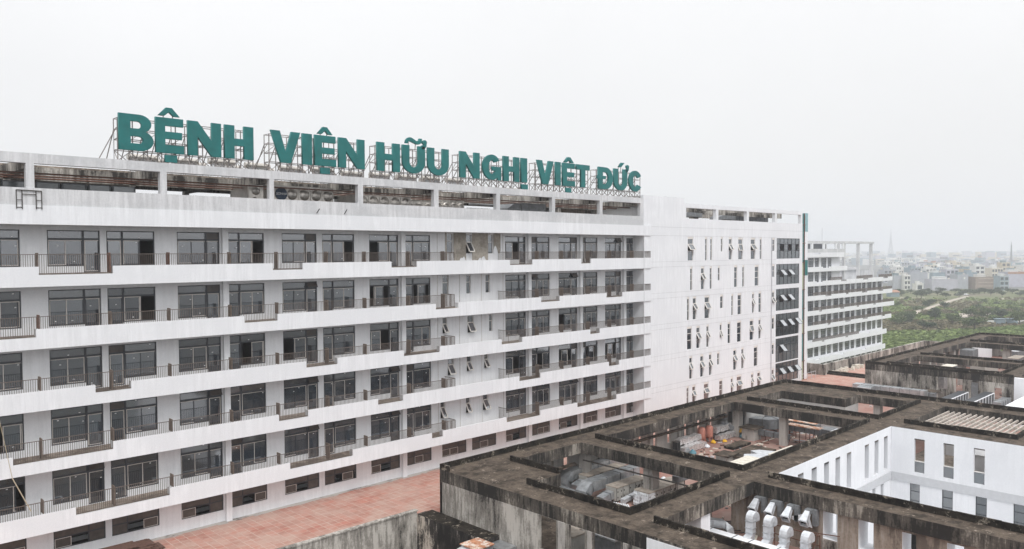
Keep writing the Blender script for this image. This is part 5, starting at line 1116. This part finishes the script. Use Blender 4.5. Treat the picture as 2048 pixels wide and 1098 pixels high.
def house(px, d, wd, dp, h, wall, label, floors=3, cols=2, win=True, group=None, extra=None, jit=0, big=True):
    loc = gp(px, d); yaw = YAW + jit
    t = thing('town_house', label, 'house', loc, group)
    q = MB(); q.box(-wd / 2, wd / 2, 0, dp, 0, h); q.box(-wd / 2 - .1, wd / 2 + .1, -.1, .1, h, h + .7); q.box(-wd / 2 - .1, -wd / 2 + .1, .1, dp, h, h + .7); q.box(wd / 2 - .1, wd / 2 + .1, .1, dp, h, h + .7)
    xf(q, loc, yaw).build('wall', wall, t)
    if win:
        fh = h / floors; cw = wd / cols
        for j in range(floors):
            for i in range(cols):
                q = MB(); x = -wd / 2 + cw * (i + .5); q.box(x - cw * .32, x + cw * .32, -.06, .02, j * fh + fh * .28, j * fh + fh * .84); w_ = xf(q, loc, yaw).build('window', 'townglass', t)
        for j in range(floors + 1): 
            q = MB(); q.box(-wd / 2 - .2, wd / 2 + .2, -.5, -.1, j * fh - .12 + .12 * (j == 0), j * fh + .1); xf(q, loc, yaw).build('ledge', 'town_white', t)
    q = MB(); k = R.random(); a = -wd * .3; q.box(a, a + wd * .45, dp * .3, dp * .7, h, h + 2.4); q.box(a - .3, a + wd * .45 + .4, dp * .25, dp * .75, h + 2.4, h + 2.55); xf(q, loc, yaw).build('roof_room', R.choice(['town_tin', wall, 'town_white']), t)
    q = MB(); q.tube((wd * .2, dp * .3, h + 1.1), (wd * .2 + 1.3, dp * .3, h + 1.1), .5, 8); q.box(wd * .2, wd * .2 + 1.2, dp * .25, dp * .35, h, h + .7); xf(q, loc, yaw).build('roof_tank', 'stainless', t)
    return t
near = [(1798, 660, 9, 12, 11.5, 'town_grey', 'plain blue grey end house with no windows beside the far wing', 3, 2, False), (1815, 655, 5, 12, 12, 'town_white', 'narrow white house with four dark window panes', 3, 2, True),
        (1838, 668, 14, 12, 14, 'town_grey', 'wide blank grey house behind the small white cube house', 3, 3, False), (1840, 640, 6, 6, 5.5, 'town_white', 'small white cube house with one big dark window', 1, 1, True),
        (1857, 672, 1.6, 12, 13, 'town_white', 'very narrow tall white house slice beside the blank grey house', 3, 1, False), (1878, 690, 11, 12, 13, 'town_blue', 'dull blue house rising behind the huge blank grey wall', 3, 2, False),
        (1890, 640, 20.5, 14, 9.0, 'town_lilac', 'huge blank grey blue house wall in the middle of the town edge', 2, 3, False), (1926, 665, 9, 12, 12, 'town_grey', 'grey house with a single tiny window under its roof', 3, 2, False),
        (1944, 690, 9, 12, 13, 'town_blue', 'plain blue green house between the grey house and the brick house', 3, 2, False), (1971, 660, 17, 12, 10, 'town_brick', 'unfinished brown brick house with rough walls', 3, 5, False),
        (2009, 640, 7, 10, 11.5, 'town_blue', 'narrow dark glass house with white balcony ledges', 3, 2, True), (2036, 700, 18, 14, 13, 'town_lilac', 'grey house with an orange painted roof edge', 3, 3, False),
        (1799, 735, 9, 10, 11, 'town_cream', 'cream house behind the plain end house', 3, 3, True), (1832, 760, 10, 12, 16, 'town_blue', 'taller bluish house with two dark top windows', 4, 3, True), (1905, 760, 12, 12, 14, 'town_lilac', 'lilac grey house with two white cars of roof tanks', 3, 3, True),
        (1862, 800, 11, 12, 14, 'town_white', 'white house with open terraces behind the blue house', 4, 3, True), (1960, 790, 9, 12, 17, 'town_white', 'tall white house with wide windows behind the brick house', 4, 2, True), (1995, 800, 12, 12, 14, 'town_cream', 'cream house with balconies behind the narrow glass house', 3, 4, True),
        (2012, 850, 9, 10, 19, 'town_ochre', 'ochre tower house with an arched top floor', 4, 2, True), (2030, 800, 12, 12, 12, 'town_cream', 'low cream house near the slender mast', 3, 4, True), (1925, 830, 10, 12, 13, 'town_grey', 'grey house with a pitched tin roof room', 3, 3, True), (1780, 800, 12, 12, 13, 'town_grey', 'grey house partly hidden behind the far wing corner', 3, 3, True)]
for px, d, wd, dp, h, wall, lab, fl, co, wn in near:
    t = house(px, d, wd, dp, h, wall, lab.replace('two white cars of roof tanks', 'a stepped roof'), fl, co, wn, None, jit=R.uniform(-.12, .12))
    if 'orange' in lab: q = MB(); q.box(-9.1, 9.1, -.25, -.1, 11.8, 13.8); xf(q, gp(px, d), YAW).build('painted_edge', 'town_red', t)
    if 'tiny window' in lab: q = MB(); q.box(.6, 2.0, -.08, .02, 8.6, 10.4); xf(q, gp(px, d), YAW).build('window', 'town_white', t)
    if 'brick' in lab:
        for k in range(3): q = MB(); q.box(-8.6, 8.6, -.3, 0, 2.8 + k * 3.1, 3.1 + k * 3.1); xf(q, gp(px, d), YAW).build('ledge', 'town_cream', t)
wn_ = {'town_white': 'white', 'town_cream': 'cream', 'town_grey': 'grey', 'town_blue': 'bluish', 'town_lilac': 'pale grey', 'town_ochre': 'ochre', 'town_brick': 'brown'}
walls = ['town_white'] * 5 + ['town_cream'] * 3 + ['town_grey'] * 3 + ['town_lilac'] * 4 + ['town_blue'] * 2 + ['town_ochre', 'town_brick']
def block(q, wd, dp, h, fl, co):
    q.box(-wd / 2, wd / 2, 0, dp, 0, h, 0); q.box(-wd * .3, wd * .15, dp * .3, dp * .7, h, h + 2.4, 1)
    fh, cw = h / fl, wd / co
    for j in range(fl):
        for i in range(co):
            if R.random() < .2: continue
            x = -wd / 2 + cw * (i + .5); q.box(x - cw * .28, x + cw * .28, -.08, .01, j * fh + fh * .3, j * fh + fh * .8, 2)
    if R.random() < .5: q.box(-wd / 2 - .3, wd / 2 + .3, -.3, dp + .3, h + .02, h + .3, R.choice((1, 3)))
made = 0
for ring in range(9):
    d0 = 860 + ring * 115
    for k in range(15):
        px = 1775 + (k + .5 * (ring % 2)) * 21 + R.uniform(-7, 7)
        if px < 1760 or px > 2085: continue
        d = d0 + R.uniform(-45, 45); wd = R.uniform(6, 17); h = R.uniform(7, 15) * (1.25 if R.random() < .15 else 1); wl_ = R.choice(walls)
        q = MB(); block(q, wd, R.uniform(9, 16), h, max(2, int(h / 3.5)), max(2, int(wd / 3)))
        o = xf(q, gp(px, d), YAW + R.uniform(-.5, .5)).build('town_block', [wl_, R.choice(['town_tin', 'town_white', 'town_white', 'town_tin', wl_, 'town_red' if R.random() < .4 else wl_]), 'townglass', R.choice(['town_tin', 'town_white'])])
        tag(o, '%s %s house in hazy row %s behind %s' % ('low' if h < 9 else 'tall' if h > 14 else 'wide' if wd > 12 else 'small', wn_[wl_], 'one two three four five six seven eight nine'.split()[ring], anch(px)), 'house', 'hazy houses of the town')
        made += 1
q = MB()
for ring in range(46):
    d0 = 1750 * (1.024 ** ring) ; n = 56
    for k in range(n):
        px = 1690 + k * 7.2 + R.uniform(-6, 6); d = d0 + R.uniform(-30, 30)
        p = gp(px, d); wd = R.uniform(7, 26); h = R.uniform(6, 17) * (1 + .8 * (R.random() < .06)); b = MB(); b.box(-wd / 2, wd / 2, 0, 14, 0, h, R.randrange(6)); 
        if R.random() < .6: b.box(-wd / 2 + .5, wd / 2 - .5, -.2, .02, h * .3, h * .45, 6); b.box(-wd / 2 + .5, wd / 2 - .5, -.2, .02, h * .62, h * .78, 6)
        xf(b, p, YAW + R.uniform(-.6, .6)); n0 = len(q.v); q.v += b.v; q.f += [tuple(i + n0 for i in f) for f in b.f]; q.m += b.m
o = q.build('distant_town', ['town_white', 'town_cream', 'town_grey', 'town_lilac', 'town_white', 'town_blue', 'townglass']); o['kind'] = 'stuff'; o['label'] = 'hazy mass of small buildings out to the horizon'
# lattice tower and mast
def lattice(name, px, d, top, base_w, label, cat, mat, seg=9):
    p = gp(px, d); H_ = top - GZ; t = thing(name, label, cat, p); q = MB(); th = max(.35, d * .00045)
    W = lambda z: base_w * (1 - z / H_) ** 1.6 / 2 + .35
    zs = [H_ * (1 - (1 - i / seg) ** 1.25) for i in range(seg + 1)]
    for a, b in zip(zs[:-1], zs[1:]):
        A = [(sx * W(a), sy * W(a), a) for sx, sy in ((-1, -1), (1, -1), (1, 1), (-1, 1))]; B = [(sx * W(b), sy * W(b), b) for sx, sy in ((-1, -1), (1, -1), (1, 1), (-1, 1))]
        for i in range(4): q.bar(A[i], B[i], th); q.bar(A[i], B[(i + 1) % 4], th * .6); q.bar(B[i], B[(i + 1) % 4], th * .6)
    xf(q, p, YAW).build('lattice', mat, t)
    q = MB(); q.tube((0, 0, H_ * .97), (0, 0, H_ * 1.12), th * .6, 6); xf(q, p, YAW).build('antenna', mat, t)
lattice('broadcast_tower', 1781, 3300, 76, 20, 'tall faint lattice broadcast tower on the hazy horizon', 'tower', 'galvdark', 9)
lattice('radio_mast', 2022, 1350, 8, 3, 'slender lattice radio mast rising from the town roofs', 'mast', 'galvdark', 12)
# ---- vegetation
def leafmat(name, a, b):
    m, t, bs = newmat(name); g_ = t.nodes.new('ShaderNodeNewGeometry'); 
    t.links.new(ramp(t, g_.outputs['Random Per Island'], [(0, a), (1, b)]), bs.inputs['Base Color']); bs.inputs['Roughness'].default_value = .8; bs.inputs['Specular IOR Level'].default_value = .2; return m
M['leafdark'] = leafmat('dark_foliage', (.022, .042, .024), (.060, .095, .040)); M['leafmid'] = leafmat('green_foliage', (.045, .078, .028), (.125, .165, .065)); M['leafdry'] = leafmat('dry_foliage', (.10, .095, .05), (.23, .20, .13)); M['grass'] = leafmat('bright_weeds', (.10, .145, .045), (.22, .28, .10)); M['bark'] = plain('bark', (.09, .075, .06), .9)
def crown(rx, rz, n, seed, lumps=7):
    r = random.Random(seed); q = MB(); cs = [(r.uniform(-.6, .6) * rx, r.uniform(-.6, .6) * rx, r.uniform(-.45, .5) * rz, r.uniform(.35, .6)) for _ in range(lumps)]
    for k in range(n):
        c = cs[k % lumps]; u = r.uniform(0, 2 * math.pi); v = r.uniform(-1, 1); rad = r.random() ** .45 * c[3]
        p = Vector((c[0] + rx * rad * math.cos(u) * math.sqrt(1 - v * v), c[1] + rx * rad * math.sin(u) * math.sqrt(1 - v * v), c[2] + rz * rad * v)); s = r.uniform(.16, .38)
        a = Vector((r.gauss(0, 1), r.gauss(0, 1), r.gauss(0, .5))).normalized() * s; b = Vector((r.gauss(0, 1), r.gauss(0, 1), r.gauss(0, 1))).cross(a).normalized() * s * .8
        q.quad([p - a, p - b, p + a, p + b])
    return q
protos = {}
for mat, n in (('leafdark', 900), ('leafmid', 900), ('leafdry', 420)):
    for v in range(2):
        q = crown(3.0, 2.3, n, hash(mat) % 1000 if False else len(mat) * 7 + v, 7 + v * 2); me = bpy.data.meshes.new('crown'); me.from_pydata(q.v, [], q.f); me.materials.append(M[mat])
        tq = MB(); tq.tube((0, 0, -3.6), (.1, 0, -1), .22, 7, r2=.15)
        for a in range(5): an = a * 1.26 + v; tq.tube((.1, 0, -1.6 + .2 * a), (1.6 * math.cos(an), 1.6 * math.sin(an), .6), .1, 5, r2=.03)
        mt = bpy.data.meshes.new('trunk'); mt.from_pydata(tq.v, [], tq.f); mt.materials.append(M['bark']); protos[(mat, v)] = (me, mt)
def tree(px, d, w_, h, mat, label, group=None, cat='tree'):
    p = gp(px, d); t = thing('tree' if cat == 'tree' else 'bush', label, cat, p, group); me, mt = protos[(mat, R.randrange(2))]
    sx = w_ / 6.6; sz = h / (6.0 if cat == 'tree' else 4.6); rz = R.uniform(0, 6.28)
    for m_, nm in ((me, 'crown'), (mt, 'trunk')):
        o = link(bpy.data.objects.new(nm, m_)); o.parent = t; o.location = (0, 0, (3.6 if cat == 'tree' else 2.2) * sz); o.scale = (sx, sx, sz); o.rotation_euler = (0, 0, rz)
D_ = lambda y: 34 * FPX / (y - 503)
for px, y, w_, h, mat, lab in ((1872, 645, 8, 6.5, 'leafdark', 'dark pointed tree in the middle of the green field'), (1905, 654, 9, 6, 'leafmid', 'round bright green tree beside the dark pointed tree'), (1951, 666, 12, 7, 'leafmid', 'broad green tree nearest to the roof frames'),
                               (1851, 637, 6, 4.5, 'leafdry', 'thin bare brown tree beside the dirt path'), (1819, 637, 6, 4.5, 'leafdry', 'bare brown tree at the start of the dirt path'), (1942, 641, 9, 6.5, 'leafmid', 'wide tree with a forked trunk behind the pale rubble pads'),
                               (1976, 643, 8, 6.5, 'leafmid', 'open crowned tree at the end of the pale rubble pads'), (2003, 644, 8, 5.5, 'leafdark', 'dark bushy tree above the low grey wall'), (2041, 657, 9, 8, 'leafmid', 'tall slim tree standing in front of the low grey wall'),
                               (1856, 664, 9, 4.5, 'leafdark', 'dark shrubby tree on the field'), (1800, 655, 8, 5, 'leafmid', 'green tree close to the corner of the far wing'), (1828, 668, 7, 4, 'leafdry', 'brownish tree before the dark shrubby tree'), (1881, 662, 6, 4.2, 'leafdry', 'dry brown tree between the dark and the broad green trees'),
                               (1890, 622, 6, 5, 'leafdark', 'small dark tree alone in the upper field'), (1843, 601, 9, 7, 'leafdark', 'dark tree standing before the white cube house')): tree(px, D_(y), w_, h, mat, lab)
for k in range(26):
    px = 1786 + k * 11 + R.uniform(-4, 4); dd = R.uniform(545, 625); tree(px, dd, R.uniform(6, 10), R.uniform(3.2, 5.5), 'leafdark', 'dark tree of the belt, %s before %s' % ('close' if dd > 598 else 'a little out' if dd > 571 else 'well out', anch(px)), 'trees along the town edge')
for k in range(46):
    px = 1780 + R.random() * 285; y = 603 + R.random() ** 1.1 * 50; m_ = R.choice(['leafdry', 'leafmid', 'leafdark', 'leafmid', 'leafdry']); tree(px, D_(y), R.uniform(4, 9), R.uniform(2.2, 4.2), m_, {'leafdry': 'dry brown bush', 'leafmid': 'green bush', 'leafdark': 'dark green bush'}[m_] + ' on the %s field near %s' % ('upper' if y < 615 else 'middle' if y < 634 else 'lower', anch(px, FANCH)), {'leafdry': 'dry', 'leafmid': 'green', 'leafdark': 'dark'}[m_] + ' bushes on the field', 'bush')
for k in range(22):
    px = 1785 + R.random() * 300; dd = R.uniform(1000, 1700); tree(px, dd, R.uniform(14, 26), R.uniform(8, 13), 'leafdark', 'hazy dark tree among %s town roofs behind %s' % ('the nearer' if dd < 1250 else 'the middle' if dd < 1480 else 'the distant', anch(px)), 'trees between the town roofs')
PP = [(1790, 642), (1812, 637), (1846, 624), (1880, 613), (1905, 605), (1935, 597)]; PATH = [(gp(a[0], D_(a[1])), gp(b[0], D_(b[1]))) for a, b in zip(PP[:-1], PP[1:])]
q = MB(); q2 = MB(); rr = random.Random(3)
for k in range(15000):
    px = 1755 + rr.random() * 320; y = 600 + rr.random() ** .7 * 120; d = D_(y); p = gp(px, d); s = rr.uniform(.5, 1.3)
    if any(((p - a_).cross(b_ - a_)).length / (b_ - a_).length < 4 and 0 < (p - a_).dot(b_ - a_) < (b_ - a_).length_squared for a_, b_ in PATH) or (1913 < px < 1975 and 631 < y < 644) or (1972 < px < 2012 and 629 < y < 635): continue
    dens = math.sin(p.x * .045 + 1.3 * math.sin(p.y * .06)) + math.sin(p.y * .08 + p.x * .02)
    tgt = q if (dens > -.3 or y > 668) else q2
    for j in range(2):
        a = Vector((rr.gauss(0, 1), rr.gauss(0, 1), 0)).normalized() * s; b = Vector((rr.gauss(0, .4), rr.gauss(0, .4), rr.uniform(.4, 1.0))) * s; c = p + Vector((rr.gauss(0, .5), rr.gauss(0, .5), .1)); tgt.quad([c - a, c + a, c + a * .4 + b, c - a * .5 + b])
for m_, nm, lab, a in ((q, 'field_weeds', 'bright green weeds covering the field', 'grass'), (q2, 'dry_scrub', 'dry brownish scrub covering the upper field', 'leafdry')):
    o = m_.build(nm, a); o['kind'] = 'stuff'; o['label'] = lab
# path, rubble pads, low wall, hut
q = MB(); pts = [(1790, 642), (1812, 637), (1846, 624), (1880, 613), (1905, 605), (1935, 597)]
for a, b in zip(pts[:-1], pts[1:]):
    A, B = gp(a[0], D_(a[1]), GZ + .15), gp(b[0], D_(b[1]), GZ + .15); n = (B - A).cross(Vector((0, 0, 1))).normalized() * 1.8; q.quad([A - n, A + n, B + n, B - n])
M['dirt'] = plain('pale_dirt', (.42, .37, .32), .95, var=.2, sc_=.3); struct('dirt_path', q, 'dirt')
q = MB()
for a, b, y0, y1 in ((1913, 1940, 641, 632), (1938, 1975, 643, 631), (1972, 2012, 634, 629), (2000, 2050, 604, 602), (1800, 1850, 601, 599.5)):
    q.quad([gp(a, D_(y0), GZ + .25), gp(b, D_(y0), GZ + .25), gp(b, D_(y1), GZ + .25), gp(a, D_(y1), GZ + .25)])
struct('bare_concrete_pad', q, 'dirt')
A, B = gp(1975, D_(652)), gp(2075, D_(652)); q = MB(); q.bar(A + Vector((0, 0, .8)), B + Vector((0, 0, .8)), .3, 1.6); simple('low_field_wall', q, 'town_white', 'low grey wall crossing the overgrown field', 'wall')
for k, px in enumerate((2001, 2025)):
    q = MB(); q.box(-2, 2, -1, 1, 0, 2.6); q.box(-2.3, 2.3, -1.3, 1.3, 2.6, 2.8); xf(q, gp(px, D_(654)), YAW); simple('field_shed', q, 'town_blue', 'small dark shed on the low field wall, ' + ('below the dark bushy tree' if k == 0 else 'below the blue sign'), 'shed', 'sheds on the field wall')
t = thing('red_roof_hut', 'blue green hut with an orange red roof beside the far wing', 'hut', gp(1791, 560)); q = MB(); q.box(-3.5, 3.5, 0, 5, 0, 3.4); xf(q, gp(1791, 560), YAW + .2).build('wall', 'town_tin', t); q = MB(); q.hexa([(-4, -.6, 3.4), (4, -.6, 3.4), (4, 5.6, 3.4), (-4, 5.6, 3.4), (-3, 2.3, 5), (3, 2.3, 5), (3, 2.7, 5), (-3, 2.7, 5)]); xf(q, gp(1791, 560), YAW + .2).build('roof', 'town_red', t)
for k, px in enumerate((1916, 1932)):
    p = gp(px, 575); t = thing('parked_car', 'tiny white car parked at the end of the dirt path, ' + ('beside the big blank wall' if k == 0 else 'nearer the brick house'), 'car', p, 'cars by the dirt path')
    q = MB(); q.box(-2.1, 2.1, -.85, .85, .35, .95); q.hexa([(-1.3, -.8, .95), (1.2, -.8, .95), (1.2, .8, .95), (-1.3, .8, .95), (-.8, -.7, 1.45), (.7, -.7, 1.45), (.7, .7, 1.45), (-.8, .7, 1.45)]); xf(q, p, YAW + .3).build('body', 'bright', t)
    for x in (-1.3, 1.3):
        for y in (-.85, .85): q = MB(); q.tube((x, y - .1, .33), (x, y + .1, .33), .33, 10); xf(q, p, YAW + .3).build('wheel', 'black', t)
print('houses', made)

# dark sheets over the red court floors paint in the shade there; a hanging cable
q = MB(); q.quad([(36.3, 27.3, TZ + .006), (47.5, 27.3, TZ + .006), (47.5, 44.9, TZ + .006), (36.3, 44.9, TZ + .006)]); q.quad([(74.8, 4, TZ + .006), (88.5, 4, TZ + .006), (88.5, 27.1, TZ + .006), (74.8, 27.1, TZ + .006)], 1); struct('court_floor', q, ['slabtop', 'brownwall'])
q = MB(); q.tube((9.9, 54.75, -9.3), (10.6, 54.75, -13.6), .018, 5); q.tube((10.6, 54.75, -13.6), (11.55, 54.75, -15.85), .03, 5); o = q.build('hanging_cable', 'town_ochre'); tag(o, 'thin orange cable hanging in front of the lower balconies', 'cable')

# loose rubbish on the court floors
q = MB(); rd = random.Random(11)
for x0, x1, y0, y1, n in ((62, 79, 34.5, 44.3, 150), (47.8, 56, 30, 44, 110), (38.5, 49.5, 20, 31, 70), (77, 84, 30, 42, 60), (101, 112, 27, 43, 60), (116, 127, 29, 42, 50), (130, 151, 30, 42, 90)):
    for k in range(n):
        x, y = rd.uniform(x0, x1), rd.uniform(y0, y1); a = rd.uniform(0, 3.14); l = rd.uniform(.08, .5) * (2.5 if rd.random() < .12 else 1); w_ = rd.uniform(.05, .22); h = rd.uniform(.03, .14); m = rd.choice((0, 0, 1, 1, 2, 3))
        b = MB(); b.box(-l / 2, l / 2, -w_ / 2, w_ / 2, .012, .012 + h, m); xf(b, Vector((x, y, TZ)), a); n0 = len(q.v); q.v += b.v; q.f += [tuple(i + n0 for i in f) for f in b.f]; q.m += b.m
o = q.build('loose_rubbish', ['cream', 'darksteel', 'rust', 'galvlight']); o['kind'] = 'stuff'; o['label'] = 'loose rubbish and offcuts scattered on the court floors'
